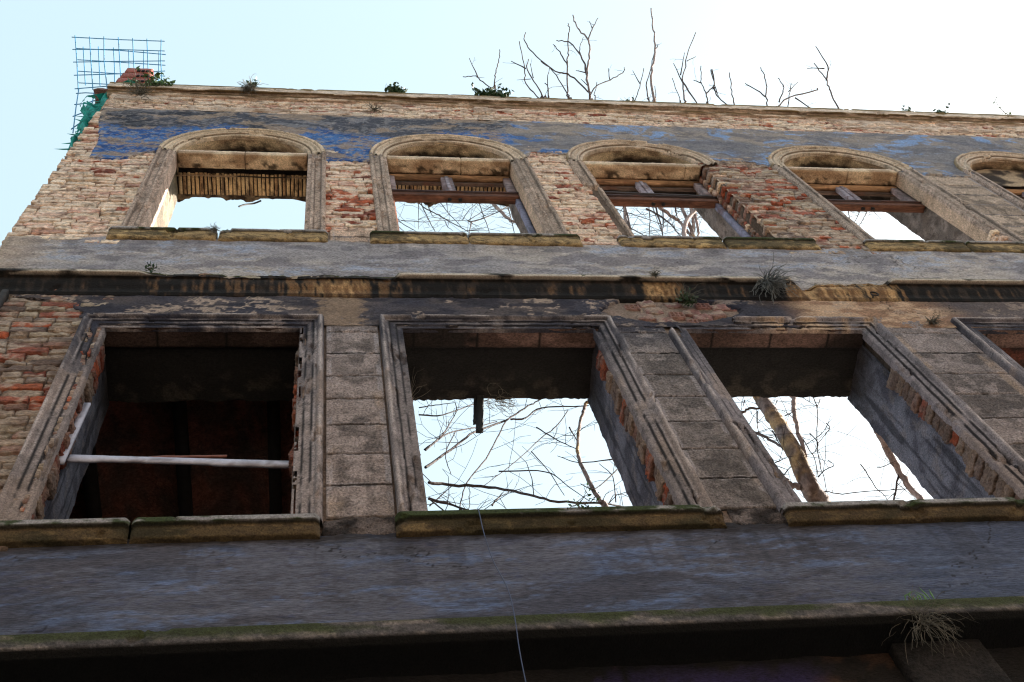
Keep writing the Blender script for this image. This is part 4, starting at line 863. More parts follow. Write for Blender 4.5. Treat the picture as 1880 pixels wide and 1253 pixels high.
TRACES={"B":[[0.013,[[0.93,2.46,10.43],[1.17,2.57,10.55],[1.51,2.6,10.55],[1.81,2.43,10.15],[2.03,2.33,9.88],[2.51,2.51,10.1],[2.76,2.66,10.25]]],[0.012,[[0.92,2.54,10.29],[1.19,2.61,10.24],[1.38,2.5,9.93]]],[0.011,[[0.91,2.39,10.58],[1.27,2.56,11.24],[1.52,2.69,11.73],[1.96,2.88,12.33],[2.26,2.93,12.72],[2.4,2.94,12.86],[2.67,2.9,13.1]]],[0.008,[[1.96,2.88,12.33],[1.78,2.82,11.83],[1.58,2.72,11.25],[1.32,2.61,10.65],[1.21,2.6,10.25],[1.18,2.61,10.1]]],[0.009,[[2.01,2.89,12.35],[2.19,2.93,12.45],[2.42,2.95,12.72],[2.82,2.82,12.51],[2.9,2.78,12.45]]],[0.019,[[2.53,2.53,10.0],[2.49,2.5,10.12],[2.45,2.49,10.52],[2.49,2.6,11.08],[2.61,2.71,11.64],[2.75,2.79,12.16],[2.88,2.79,12.51],[2.99,2.78,12.84]]],[0.008,[[2.6,2.81,12.02],[2.58,2.71,11.58]]],[0.007,[[2.28,2.92,12.22],[2.41,2.79,11.72],[2.52,2.65,11.3]]],[0.006,[[2.68,2.88,12.51],[2.49,2.87,12.16],[2.27,2.86,11.89],[2.05,2.79,11.5],[1.78,2.69,11.04],[1.48,2.62,10.61]]],[0.006,[[1.67,2.68,10.95],[2.09,2.56,10.74],[2.21,2.42,10.25],[2.36,2.43,10.02]]],[0.007,[[0.92,2.36,10.85],[1.13,2.46,11.29],[1.34,2.57,11.94],[1.36,2.57,12.16]]],[0.007,[[0.93,2.45,11.69],[1.18,2.5,11.77],[1.58,2.66,12.29],[1.83,2.75,12.58]]],[0.008,[[0.93,2.36,10.84],[1.21,2.51,11.41],[1.56,2.7,11.86],[1.83,2.83,12.2]]],[0.006,[[2.94,2.63,10.99],[2.49,2.48,10.31],[2.34,2.44,10.33]]],[0.003,[[1.3,2.56,11.54],[1.14,2.49,10.98],[1.17,2.55,10.7]]],[0.004,[[2.09,2.78,11.48],[2.12,2.57,10.79],[2.12,2.36,10.02]]],[0.008,[[1.48,2.5,10.09],[1.61,2.53,10.34]]],[0.006,[[0.93,2.59,10.24],[1.17,2.57,10.55]]],[0.005,[[0.95,2.49,11.91],[1.13,2.51,12.0],[1.36,2.57,12.16]]],[0.003,[[2.68,2.6,10.25],[2.74,2.58,10.66],[2.65,2.56,10.87]]],[0.003,[[2.85,2.6,11.02],[2.46,2.55,10.88],[2.3,2.66,11.19]]],[0.008,[[1.36,2.34,18.22],[1.47,2.36,17.92],[1.64,2.43,17.87],[1.83,2.52,17.81],[2.01,2.59,17.73],[2.1,2.62,17.65],[2.19,2.64,17.51]]],[0.007,[[1.42,2.35,18.27],[1.47,2.37,17.62],[1.55,2.44,17.2],[1.6,2.48,17.06]]],[0.006,[[1.74,2.44,18.53],[1.85,2.51,18.18],[1.99,2.58,17.85],[2.03,2.6,17.68]]],[0.005,[[1.87,2.49,18.68],[1.85,2.51,18.18]]],[0.006,[[0.9,2.27,17.57],[1.06,2.27,16.99],[1.22,2.33,16.88],[1.32,2.38,16.83]]],[0.005,[[0.9,2.26,17.26],[1.05,2.27,16.99]]],[0.006,[[0.9,2.25,17.09],[1.04,2.28,16.76],[1.13,2.32,16.66]]],[0.003,[[1.06,2.27,17.09],[1.22,2.31,17.18],[1.43,2.37,17.33],[1.66,2.45,17.64],[2.16,2.63,18.16]]],[0.011,[[2.16,2.63,18.16],[2.24,2.65,18.18],[2.53,2.73,18.63],[2.81,2.79,19.1]]],[0.008,[[2.23,2.65,18.16],[2.14,2.63,17.7],[2.09,2.62,17.45]]],[0.026,[[2.71,2.78,19.64],[2.82,2.79,19.13],[2.91,2.75,18.54],[3.0,2.71,18.3],[3.06,2.65,17.85]]],[0.009,[[2.82,2.79,19.13],[3.0,2.83,19.5],[3.17,2.86,19.86]]],[0.007,[[2.49,2.71,19.43],[2.47,2.71,18.7],[2.48,2.71,18.29],[2.46,2.68,17.89],[2.45,2.66,17.57]]],[0.008,[[3.03,2.84,19.81],[2.93,2.76,18.7],[2.85,2.67,17.88],[2.81,2.62,17.49]]],[0.004,[[2.19,2.64,18.22],[2.37,2.69,18.61],[2.75,2.79,19.41],[2.88,2.82,19.72]]],[0.003,[[2.07,2.6,18.09],[2.25,2.65,18.72],[2.48,2.71,19.34]]],[0.003,[[1.52,2.37,18.23],[1.57,2.41,17.72],[1.67,2.45,17.74],[1.85,2.52,17.88]]],[0.003,[[1.76,2.49,17.75],[1.79,2.52,17.55],[1.86,2.55,17.47]]],[0.002,[[1.39,2.34,18.2],[1.3,2.35,16.96]]]],"A":[[0.101,[[4.84,2.58,12.49],[4.84,2.61,12.22],[4.77,2.54,11.53],[4.64,2.44,10.78],[4.62,2.52,10.39],[4.72,2.66,10.3],[4.82,2.8,10.24]]],[0.026,[[5.22,2.54,12.25],[5.13,2.51,12.04],[4.98,2.47,11.67],[4.83,2.42,11.22],[4.71,2.39,10.77],[4.68,2.48,10.45]]],[0.017,[[4.49,2.72,11.88],[4.54,2.71,11.76],[4.6,2.63,11.45],[4.61,2.52,11.07],[4.61,2.46,10.82]]],[0.015,[[4.47,2.7,11.99],[4.55,2.67,12.05],[4.65,2.64,12.11],[4.75,2.63,12.09],[4.85,2.61,12.15]]],[0.045,[[4.38,2.59,10.68],[4.4,2.56,10.57],[4.43,2.54,10.42],[4.54,2.54,10.34]]],[0.005,[[5.35,2.47,12.12],[5.19,2.37,11.6],[4.85,2.32,10.8],[4.79,2.42,10.52],[4.81,2.48,10.46],[4.84,2.63,10.38]]],[0.003,[[5.08,2.28,11.13],[5.05,2.27,10.99],[4.86,2.32,10.8]]],[0.003,[[4.87,2.34,11.03],[4.86,2.32,10.8],[4.78,2.36,10.69],[4.71,2.39,10.7]]],[0.003,[[4.75,2.49,10.44],[4.83,2.45,10.5],[4.94,2.42,10.54],[4.88,2.38,10.58]]],[0.004,[[4.8,2.39,11.07],[4.76,2.37,10.76],[4.76,2.38,10.62],[4.75,2.49,10.44]]],[0.005,[[4.6,2.57,10.32],[4.83,2.62,10.38],[5.04,2.69,10.44],[5.31,2.73,10.53],[5.74,2.69,10.5],[5.82,2.64,10.44]]],[0.003,[[5.29,2.49,10.66],[5.36,2.57,10.65],[5.47,2.72,10.58],[5.53,2.76,10.51],[5.54,2.78,10.42]]],[0.003,[[5.52,2.57,10.73],[5.59,2.58,10.75],[5.77,2.58,10.85]]],[0.011,[[5.8,2.62,10.77],[5.75,2.65,10.69],[5.63,2.74,10.48],[5.56,2.78,10.36]]],[0.043,[[5.78,2.35,11.99],[5.68,2.28,11.49],[5.65,2.33,11.16],[5.68,2.41,11.03],[5.73,2.52,10.91],[5.78,2.65,10.69],[5.76,2.64,10.31],[5.69,2.57,9.98]]],[0.008,[[4.69,2.59,11.52],[4.62,2.53,11.12]]],[0.007,[[4.4,2.55,10.52],[4.55,2.48,10.64]]],[0.004,[[4.47,2.57,10.85],[4.57,2.49,10.81]]],[0.004,[[4.72,2.64,12.03],[4.6,2.67,11.7]]],[0.003,[[4.63,2.61,12.23],[4.58,2.64,12.13]]],[0.005,[[4.99,2.58,12.17],[4.93,2.58,12.07]]],[0.004,[[4.89,2.52,11.71],[5.0,2.48,11.74]]],[0.003,[[5.35,2.41,11.89],[5.19,2.37,11.6]]],[0.015,[[4.89,2.61,19.04],[4.8,2.65,18.39],[4.73,2.69,17.9],[4.7,2.7,17.67]]],[0.006,[[4.66,2.6,18.8],[4.97,2.66,18.68],[5.17,2.72,18.69],[5.44,2.82,18.72],[5.64,2.88,18.76]]],[0.009,[[4.62,2.61,18.31],[4.77,2.68,18.08],[4.91,2.74,18.04],[5.01,2.79,17.99]]],[0.008,[[5.36,2.67,19.23],[5.25,2.75,18.7],[5.11,2.79,18.19],[5.06,2.8,18.0]]],[0.006,[[5.43,2.69,19.25],[5.4,2.84,18.57],[5.4,2.86,18.4]]],[0.009,[[5.65,2.74,19.38],[5.51,2.84,18.77],[5.39,2.86,18.4]]],[0.013,[[5.5,2.7,19.32],[5.46,2.8,18.86],[5.39,2.86,18.4],[5.35,2.88,18.18]]],[0.012,[[5.27,2.68,19.07],[5.49,2.77,19.02],[5.61,2.84,18.91],[5.68,2.89,18.8],[5.72,2.93,18.57],[5.73,2.94,18.39]]],[0.028,[[5.57,2.72,19.33],[5.64,2.77,19.26],[5.79,2.85,19.14],[5.88,2.89,19.1],[5.9,2.92,18.9],[5.93,2.95,18.62],[5.93,2.95,18.39]]],[0.015,[[5.93,2.78,19.58],[5.91,2.82,19.42],[5.87,2.87,19.18]]],[0.029,[[6.29,2.83,19.79],[6.24,2.88,19.55],[6.16,2.92,19.16],[6.0,2.95,18.63],[5.92,2.95,18.31]]],[0.024,[[6.27,2.87,19.6],[6.26,2.91,19.34],[6.09,2.95,18.63],[6.0,2.94,18.3]]],[0.007,[[6.27,2.86,19.66],[5.96,2.92,18.95],[5.78,2.93,18.59],[5.71,2.94,18.42]]],[0.009,[[6.53,2.89,19.66],[6.42,2.9,19.51],[6.23,2.92,19.21]]],[0.006,[[4.85,2.61,18.96],[4.66,2.61,18.5]]],[0.003,[[5.07,2.65,18.93],[5.14,2.69,18.78],[5.27,2.71,18.92]]],[0.003,[[5.47,2.83,18.71],[5.66,2.84,18.99],[5.72,2.84,19.1]]],[0.003,[[5.98,2.92,19.02],[6.12,2.92,19.15],[6.2,2.92,19.2]]],[0.008,[[8.47,2.3,18.4],[8.4,2.36,18.13],[8.33,2.46,17.81]]],[0.009,[[8.76,2.35,18.46],[8.62,2.4,18.2],[8.35,2.47,17.8]]],[0.009,[[8.89,2.39,18.47],[8.74,2.43,18.21],[8.45,2.51,17.8]]]],"TB":[[0.009,[[2.65,0.88,19.43],[2.6,0.86,19.49],[2.41,0.76,19.76],[2.36,0.74,19.79],[2.16,0.75,19.75]]],[0.007,[[2.41,0.76,19.76],[2.32,0.57,20.35]]],[0.01,[[2.6,0.92,19.32],[2.64,0.85,19.51],[2.7,0.73,19.9],[2.81,0.61,20.31],[2.88,0.49,20.76]]],[0.01,[[3.41,1.0,19.22],[3.35,0.95,19.34],[3.19,0.81,19.73],[3.23,0.68,20.17],[3.27,0.41,21.15]]],[0.008,[[3.25,0.67,20.19],[3.03,0.6,20.4]]],[0.011,[[3.47,0.98,19.27],[3.43,0.95,19.36],[3.38,0.86,19.6],[3.27,0.68,20.15],[3.34,0.58,20.51]]],[0.006,[[3.34,0.76,19.92],[3.35,0.62,20.37]]],[0.004,[[3.29,0.77,19.87],[3.05,0.78,19.8]]],[0.009,[[3.5,1.01,19.2],[3.52,0.95,19.37],[3.55,0.84,19.71],[3.51,0.81,19.79]]],[0.008,[[3.55,0.84,19.71],[3.67,0.67,20.3]]],[0.01,[[3.86,1.01,19.25],[3.86,0.96,19.39],[3.84,0.89,19.59],[3.72,0.7,20.16],[3.55,0.6,20.48]]],[0.011,[[4.2,0.97,19.42],[4.22,0.89,19.65],[3.99,0.74,20.08],[3.75,0.69,20.22],[3.46,0.52,20.78],[3.37,0.4,21.23],[3.44,0.33,21.56]]],[0.011,[[3.83,1.0,19.28],[3.85,0.93,19.48],[3.99,0.65,20.4],[4.1,0.52,20.91],[4.19,0.38,21.5],[4.29,0.29,21.91],[4.31,0.24,22.17]]],[0.009,[[4.0,0.65,20.41],[3.94,0.51,20.91],[3.87,0.44,21.18]]],[0.015,[[4.2,1.02,19.26],[4.22,0.96,19.43],[4.29,0.73,20.18],[4.44,0.57,20.78],[4.56,0.4,21.5],[4.46,0.28,22.02],[4.48,0.16,22.61]]],[0.01,[[4.56,0.4,21.5],[4.74,0.29,22.06],[4.96,0.19,22.61]]],[0.006,[[4.74,0.29,22.06],[4.75,0.22,22.39]]],[0.011,[[4.29,0.73,20.18],[4.31,0.58,20.7],[4.2,0.43,21.31],[3.96,0.4,21.36]]],[0.007,[[4.31,0.53,20.91],[4.34,0.47,21.15],[4.49,0.37,21.6]]],[0.007,[[4.28,0.71,20.25],[4.12,0.69,20.29]]],[0.009,[[4.24,0.92,19.55],[4.67,0.78,20.07],[4.96,0.71,20.37],[5.02,0.66,20.57]]],[0.007,[[4.67,0.78,20.07],[4.72,0.67,20.47]]],[0.008,[[4.28,1.0,19.35],[4.31,0.92,19.59],[4.43,0.8,19.98]]],[0.006,[[4.25,0.84,19.82],[4.16,0.77,20.02]]],[0.004,[[3.46,0.93,19.41],[3.87,0.83,19.78]]]],"TA":[[0.009,[[4.94,1.02,19.37],[5.0,0.97,19.53],[5.19,0.82,20.04],[5.38,0.67,20.61]]],[0.007,[[5.19,0.82,20.04],[5.15,0.69,20.47]]],[0.01,[[5.2,1.02,19.4],[5.23,0.97,19.57],[5.29,0.84,20.0],[5.51,0.67,20.64],[5.77,0.48,21.43]]],[0.017,[[5.29,1.02,19.42],[5.32,0.97,19.58],[5.49,0.7,20.49],[5.76,0.49,21.37],[5.96,0.29,22.33],[6.23,0.12,23.61]]],[0.011,[[5.74,0.51,21.31],[5.86,0.45,21.56]]],[0.008,[[5.34,1.0,19.5],[5.36,0.96,19.6],[5.44,0.84,20.02]]],[0.012,[[5.84,1.04,19.45],[5.86,0.99,19.59],[5.98,0.81,20.2],[6.33,0.55,21.27],[6.79,0.33,22.37]]],[0.008,[[5.98,0.81,20.2],[5.98,0.62,20.88]]],[0.007,[[6.27,0.6,21.04],[6.49,0.56,21.26]]],[0.01,[[5.99,0.8,20.25],[6.07,1.0,19.61],[6.08,1.04,19.49]]],[0.008,[[5.76,1.02,19.48],[5.78,0.99,19.59],[5.82,0.76,20.33]]],[0.008,[[6.01,0.73,20.49],[6.31,0.52,21.37]]],[0.01,[[6.22,1.05,19.47],[6.25,1.01,19.6],[6.32,0.92,19.9],[6.33,0.8,20.28],[6.49,0.65,20.9]]],[0.007,[[6.33,0.81,20.26],[6.2,0.78,20.33]]],[0.009,[[6.32,0.91,19.92],[6.55,0.82,20.25],[6.63,0.68,20.77]]],[0.007,[[6.55,0.82,20.25],[6.52,0.94,19.84]]],[0.009,[[6.52,0.85,20.15],[6.5,0.93,19.88],[6.61,1.02,19.62],[6.62,1.07,19.47]]],[0.009,[[6.66,0.68,20.79],[6.57,0.81,20.3],[6.48,0.87,20.08]]],[0.011,[[6.73,1.07,19.48],[6.74,1.03,19.6],[6.81,0.89,20.06],[6.97,0.71,20.73]]],[0.011,[[7.25,1.09,19.49],[7.42,0.93,20.02],[7.59,0.79,20.54],[7.65,0.66,21.05]]],[0.009,[[7.4,0.94,19.99],[7.32,0.88,20.18],[7.15,0.81,20.38]]],[0.013,[[7.39,1.09,19.51],[7.52,1.04,19.68],[7.89,0.94,20.06],[8.46,0.88,20.36],[8.51,0.86,20.44]]],[0.009,[[7.61,0.99,19.86],[7.86,0.85,20.37],[7.86,0.76,20.7]]],[0.009,[[7.72,1.04,19.71],[8.06,0.81,20.55]]],[0.007,[[7.91,0.89,20.24],[8.21,0.8,20.61]]],[0.009,[[7.96,0.95,20.04],[8.17,1.06,19.71]]],[0.013,[[8.66,1.15,19.49],[8.67,1.08,19.72],[8.73,0.89,20.37],[8.81,0.78,20.79],[8.81,0.62,21.44]]],[0.012,[[8.81,0.78,20.79],[9.04,0.65,21.35],[9.15,0.46,22.27]]],[0.008,[[8.94,0.67,21.25],[8.59,0.67,21.2]]]]}
# ================================================================== TREES INSIDE THE RUIN
def with_twigs(mb, Q, r, n, rs, ln=.5):
    for _ in range(n):
        i = rs.randint(1, len(Q) - 1); p = Q[i]; t = Q[i + 1] - Q[i - 1]; t /= np.linalg.norm(t) + 1e-9
        d = rs.normal(0, 1, 3); d -= d.dot(t) * t * .5; d[1] *= .4; d[2] = abs(d[2]) * .8 + .1; d /= np.linalg.norm(d)
        L = ln * (.4 + rs.rand()); P = [p]
        for k in range(4):
            d = d + rs.normal(0, .22, 3); d /= np.linalg.norm(d); P.append(P[-1] + d * L / 4)
        P = np.array(P); rr = max(.0030, min(r * .4, .005)); mb.add(*tube(P, np.linspace(rr, .002, 5), 4), lin(52, 46, 46))
        if rs.rand() < .5:
            q = P[2]; d2 = rs.normal(0, 1, 3); d2 /= np.linalg.norm(d2); mb.add(*tube([q, q + d2 * L * .16, q + d2 * L * .3 + [0, 0, L * .06]], np.linspace(rr * .7, .001, 3), 4), lin(52, 46, 46))
def addbranch(mb, P, r, taper=.6, wob=.006):
    r = max(r, .0055) * 1.08
    Q = smoothpath(P, 5, wob * min(1, r * 40)); n = len(Q)
    rr = np.linspace(r * 1.12, r * taper, n) * (1 + .05 * RS.normal(0, 1, n)); V, F = tube(Q, rr, 6 if r < .02 else 12); mb.add(V, F, mixc(np.ones((len(V), 3)) * lin(78, 70, 68), lin(160, 146, 138), ss(.012, .028, r) * (.55 + .45 * fbm(V[:, 0] * 9, V[:, 2] * 9, 3)))); return Q  # thicker limbs coloured paler, painting in the sunlight on them
def barkc(P, s):
    n = fbm(P[:, 0] * 3 + P[:, 1] * 3, P[:, 2] * 4, s); n2 = fbm(P[:, 0] * 16, P[:, 2] * 16 + P[:, 1] * 9, s + 1)
    C = mixc(np.ones((len(P), 3)) * lin(132, 122, 116), lin(164, 140, 100), ss(.5, .62, n)); return mixc(C, lin(84, 70, 62), ss(.5, .62, n2) * .8)
def tree(name, label, base_pt, trunk, rt, br, top, hubs, seed, group):
    root = thing(name, label, 'tree', base_pt, group); rs = np.random.RandomState(seed)
    Q = smoothpath(trunk, 8, .004); rr = np.interp(np.linspace(0, 1, len(Q)), np.linspace(0, 1, len(rt)), rt); k = 18
    V, F = tube(Q, rr, k); n = fbm(V[:, 0] * 14 + V[:, 1] * 11, V[:, 2] * 5, seed); V[:, :2] += ((n - .5) * np.repeat(rr, k) * .10)[:, None] * np.array([1, 1])
    mkmesh('trunk', V, F, M_BARK, root, barkc(V, seed))
    mb = MB()
    for r, P in br:
        Q = addbranch(mb, P, r)
        if r < .03: with_twigs(mb, Q, r, 7 if r > .006 else 3, rs, .5)
    hubs = [np.array(h, float) for h in hubs]
    for r, P in top:
        P = [np.array(q, float) for q in P]
        low = min(P, key=lambda q: q[2])
        if low[2] < 19.75 and (abs(P[0][2] - low[2]) < .3):
            h = min(hubs, key=lambda h: abs(h[0] - P[0][0]) + (0 if h[1] > 0 else 9)); a = P[0]
            P = [h, h * .55 + a * .45 + np.array([0, .25, -.25])] + P
            r_ = r
        Q = addbranch(mb, P, r * 1.3, .55, .01); with_twigs(mb, Q[len(Q) // 3:], r, 1, rs, .22)
    big = [(r, P) for r, P in br if r >= .024]
    mb.build('crown', M_BARK, root)
    return root
G = 'leafless trees growing inside the roofless ruin'
A = TRACES['A']; B = TRACES['B']
# main tree: the traced stem prolonged to the ground and up to the crown
st = A[0][1][::-1]
trA = [[4.80, 2.95, 0], [4.82, 2.9, 4], [4.80, 2.85, 8]] + st[:] + [[5.0, 2.6, 14.0], [5.2, 2.75, 15.8], [5.6, 2.85, 17.6], [5.95, 2.95, 18.4], [6.05, 2.7, 20]]
brA = A[1:] + [(.05, [[5.1, 2.7, 14.8], [5.4, 2.8, 16.5], [5.98, 2.94, 18.3]]), (.04, [[5.0, 2.6, 14.0], [5.0, 2.7, 16.0], [4.7, 2.75, 17.6], [4.9, 2.6, 19.2]]),
    (.035, [[5.5, 2.8, 17.4], [5.95, 2.8, 18.9], [6.9, 2.6, 20.0], [7.6, 2.2, 20.3]]), (.03, [[5.3, 2.7, 16.4], [6.6, 2.9, 18.6], [8.4, 2.5, 20.2]]), (.028, [[4.9, 2.7, 15.4], [5.22, 2.6, 12.25]])]
tree('bare_tree', 'thick mottled tree trunk seen through the third lower window, twigs rising above the parapet', (4.8, 2.95, 0), trA, [.13, .115, .095, .086, .078, .066, .048, .025], brA, TRACES['TA'],
     [[5.3, 2.4, 18.4], [6.0, 2.5, 19.3], [6.9, 2.4, 19.9], [8.0, 2.4, 20.1]], 31, G)
stB = B[5][1]
trB = [[2.35, 2.9, 0], [2.38, 2.8, 5], [2.45, 2.6, 8.8]] + stB + [[3.05, 2.8, 15.0], [3.1, 2.7, 17.2], [2.95, 2.7, 18.6], [3.1, 2.5, 19.6]]
brB = [b for i, b in enumerate(B) if i != 5] + [(.016, [[2.5, 2.65, 9.4], [2.7, 2.66, 9.9], [2.76, 2.66, 10.25]]), (.02, [[3.0, 2.8, 14.0], [2.6, 2.8, 16], [1.9, 2.7, 17.4]]), (.018, [[3.0, 2.8, 13.6], [2.2, 2.8, 15.4], [1.2, 2.7, 17.2]]),
    (.02, [[3.1, 2.7, 17.4], [3.7, 2.6, 18.9], [4.2, 2.3, 19.5]]), (.012, [[2.4, 2.7, 7.5], [1.6, 2.6, 9.2], [.92, 2.54, 10.29]]), (.012, [[2.4, 2.7, 8.0], [1.5, 2.5, 9.2], [1.18, 2.6, 10.1]])]
tree('bare_tree', 'slender leafless tree with a thin brown stem behind the second lower window', (2.35, 2.9, 0), trB, [.06, .045, .022, .019, .017, .022, .024, .015], brB, TRACES['TB'],
     [[3.1, 2.4, 18.8], [3.7, 2.4, 19.2], [4.2, 2.3, 19.4], [2.6, 2.4, 18.4]], 37, G)

# ================================================================== THINGS ON AND ABOUT THE WALL
# welded steel mesh panels over the left corner
def panel(label, TL, TR, BR, BL, nx, nz, r=.0065, ext=.04, short=0):
    TL, TR, BR, BL = [np.array(q, float) for q in (TL, TR, BR, BL)]
    root = thing('steel_mesh_panel', label, 'steel mesh', tuple(BL), 'welded steel mesh panels at the left corner'); mb = MB()
    f = lambda u, v: (TL * (1 - u) + TR * u) * (1 - v) + (BL * (1 - u) + BR * u) * v
    for i in range(nx):
        u = i / (nx - 1); e = ext * (1 + RS.rand()); mb.add(*tube([f(u, -e * .6), f(u, .5) + RS.normal(0, .006, 3), f(u, 1 + ext - short * RS.rand())], r, 5))
    for j in range(nz):
        v = j / (nz - 1); mb.add(*tube([f(-ext, v), f(.5, v) + RS.normal(0, .008, 3), f(1 + ext, v)], r, 5))
    return mb.build('rods', M_REBAR, root)
panel('larger blue steel mesh panel standing up against the sky above the left corner', (-3.14, -.2, 16.78), (-2.09, -.2, 16.77), (-2.01, .15, 16.05), (-2.90, .15, 15.53), 7, 5)
panel('second steel mesh panel, set behind the larger one and just right of it', (-3.11, 0, 17.06), (-2.15, 0, 16.93), (-2.11, .3, 16.40), (-3.0, .3, 16.45), 6, 4, short=.1, ext=.09)
panel('narrow strip of steel mesh beside the green netting, lowest of the mesh', (-2.83, .12, 15.17), (-2.66, .12, 15.2), (-2.52, .12, 14.15), (-2.60, .12, 13.7), 2, 4, ext=.14)
# stack of hollow clay blocks
root = thing('clay_block_stack', 'small stack of hollow red clay blocks on top of the left corner', 'brick stack', (-2.3, .2, 14.95))
c0 = lin(160, 96, 84)
for k in range(4):
    z = 15.02 + k * .27; mb = MB(); x1 = -2.01 - .032 * k; x0 = (-2.36 if k == 0 else -2.44 + .01 * k); y0 = .0; y1 = .27; zz = z + .085; hh = .235
    cc_ = c0 * (1 + .1 * math.sin(k * 2.3))
    for (ya, yb, za, zb_) in ((y0, y0 + .014, z, z + hh), (y1 - .014, y1, z, z + hh), (y0 + .014, y1 - .014, z, z + .014), (y0 + .014, y1 - .014, z + hh - .014, z + hh), (y0 + .014, y1 - .014, z + hh / 2 - .006, z + hh / 2 + .006), ((y0 + y1) / 2 - .052, (y0 + y1) / 2 - .04, z + .015, z + hh - .015), ((y0 + y1) / 2 + .04, (y0 + y1) / 2 + .052, z + .015, z + hh - .015)):
        mb.add(*rbox(((x0 + x1) / 2, (ya + yb) / 2, (za + zb_) / 2), (x1 - x0, yb - ya, zb_ - za), .002, .0008, (8, 2, 2)), cc_)
    for i in range(3):    # dark blocks on the front edge, painting in the shaded hollows
        mb.add(*rbox((x1 - .045 - i * .052, y0 - .003, z + .07), (.038, .016, .08), .002, .0005, (1, 1, 1)), lin(30, 14, 12))
    mb.build('clay_block', M_BRICK, root)
V, F = rbox((-2.30, .22, 14.975), (.62, .42, .06), .02, .006, (14, 10, 3)); mkmesh('mortar_bed', V, F, M_MORTAR, root, np.ones((len(V), 3)) * lin(120, 90, 80))
# green debris netting hanging down the corner
root = thing('debris_netting', 'torn green debris netting hanging down the left edge of the wall', 'netting', (-2.45, .05, 14.9))
nu, nv = 26, 150
U, W = np.meshgrid(np.linspace(0, 1, nu), np.linspace(0, 1, nv), indexing='ij')
zz = 15.0 - W * 2.5; wd = .035 + .20 * np.clip(fbm(W * 7, W * 0, 800) - .28, 0, 1) * (1 - .55 * W) + .09 * ss(.06, .14, W) * ss(.42, .25, W)
X = -2.37 - U * wd * 1.9 + .05 * (fbm(U * 4, W * 16, 801) - .5); Y = -.01 + .13 * fbm(U * 3, W * 12, 802) + .05 * np.sin(U * 9 + W * 20); zz = zz - U * .12 * fbm(U * 2, W * 20, 803)
kp = fbm(U * 5, W * 26, 804) + .30 * (1 - U) > .44
V, F, C = compact(np.stack([X, Y, zz], -1).reshape(-1, 3), gridF(nu, nv, kp[:-1, :-1]), np.ones((nu * nv, 3)) * .2); mkmesh('net_cloth', V, F, M_NET, root, C)
U, W = np.meshgrid(np.linspace(0, 1, 40), np.linspace(0, 1, 12), indexing='ij')
V = np.stack([-2.42 + U * .55, -.06 + W * .18 + .02 * np.sin(U * 14), 15.0 + .07 * fbm(U * 6, W * 4, 806) + .05 * np.sin(PI * U)], -1).reshape(-1, 3); mkmesh('net_fold', V, gridF(40, 12), M_NET, root, np.ones((len(V), 3)) * .2)
for k in range(9):
    z = 14.6 - k * .24; p = np.array([-2.40, .05, z]); d = np.array([-.05 - .07 * RS.rand(), 0, -.05 + .14 * RS.rand()]); V, F = tube([p, p + d, p + d * 1.9 + [0, 0, .02]], [.03, .022, .003], 4); V[:, 1] = (V[:, 1] - .05) * .3 + .05; mkmesh('net_shred', V, F, M_NET, root)


# ---- plants
def leafy(name, label, cat, at, size, nst, nleaf, mat, seed, ls=.03, spread=(1, .4, 1), down=0, group=None, stem=M_TWIG):
    rs = np.random.RandomState(seed); root = thing(name, label, cat, at, group); at = np.array(at, float); ms = MB(); ml = MB()
    for i in range(nst):
        d = rs.normal(0, 1, 3) * np.array(spread); d[2] = abs(d[2]) * (1 if not down else -1); d[1] = -abs(d[1]) * .7; d /= np.linalg.norm(d); L = size * (.4 + .6 * rs.rand()); P = [at + rs.normal(0, size * .10, 3) * np.array([1, .3, .2])]
        for k in range(5): d = d + rs.normal(0, .3, 3) * .8; d /= np.linalg.norm(d); P.append(P[-1] + d * L / 5)
        P = np.array(P); ms.add(*tube(P, np.linspace(.004, .0015, 6), 4))
        for k in range(nleaf):
            p = P[rs.randint(1, 6)] + rs.normal(0, .02, 3); a = rs.normal(0, 1, 3); a /= np.linalg.norm(a); b_ = np.cross(a, rs.normal(0, 1, 3)); b_ /= np.linalg.norm(b_); s = ls * (.5 + rs.rand())
            ml.add(np.array([p - a * s, p + b_ * s * .5, p + a * s, p - b_ * s * .5]) + np.array([[0, 0, 0], [0, 0, s * .2], [0, 0, 0], [0, 0, s * .2]]), np.array([[0, 1, 2, 3]]))
    ms.build('stems', stem, root); 
    if nleaf: ml.build('leaves', mat, root, smooth=False)
    return root
def dry(name, label, cat, at, size, n, seed, r=.0028, droop=.7, mat=M_DRY, group=None, spread=1.0, part='stems'):
    rs = np.random.RandomState(seed); root = thing(name, label, cat, at, group); at = np.array(at, float); mb = MB()
    for i in range(n):
        th = rs.rand() * PI; d = np.array([math.cos(th) * spread, -.35 - .5 * rs.rand(), .5 * rs.normal(0, 1)]); d /= np.linalg.norm(d); L = size * (.45 + .75 * rs.rand()); P = [at + rs.normal(0, size * .06, 3)]
        for k in range(7): d = d + rs.normal(0, .28, 3) + np.array([0, 0, -droop * .30]); d /= np.linalg.norm(d); P.append(P[-1] + d * L / 7)
        P = np.array(P); mb.add(*tube(P, np.linspace(r, r * .4, 8), 4))
    mb.build(part, mat, root); return root
TOPG = 'weeds rooted along the top of the wall'
leafy('weed', 'green bushy weed sprouting from the coping right of the clay blocks', 'weed', (-1.93, -.08, 14.72), .36, 16, 16, M_LEAF, 1, .03, (1.2, .5, 1), group=TOPG)
dry('dead_weed', 'dry brown tangle clinging to the coping at the left corner', 'dead weed', (-2.02, -.09, 14.40), .26, 60, 2, .004, .5)
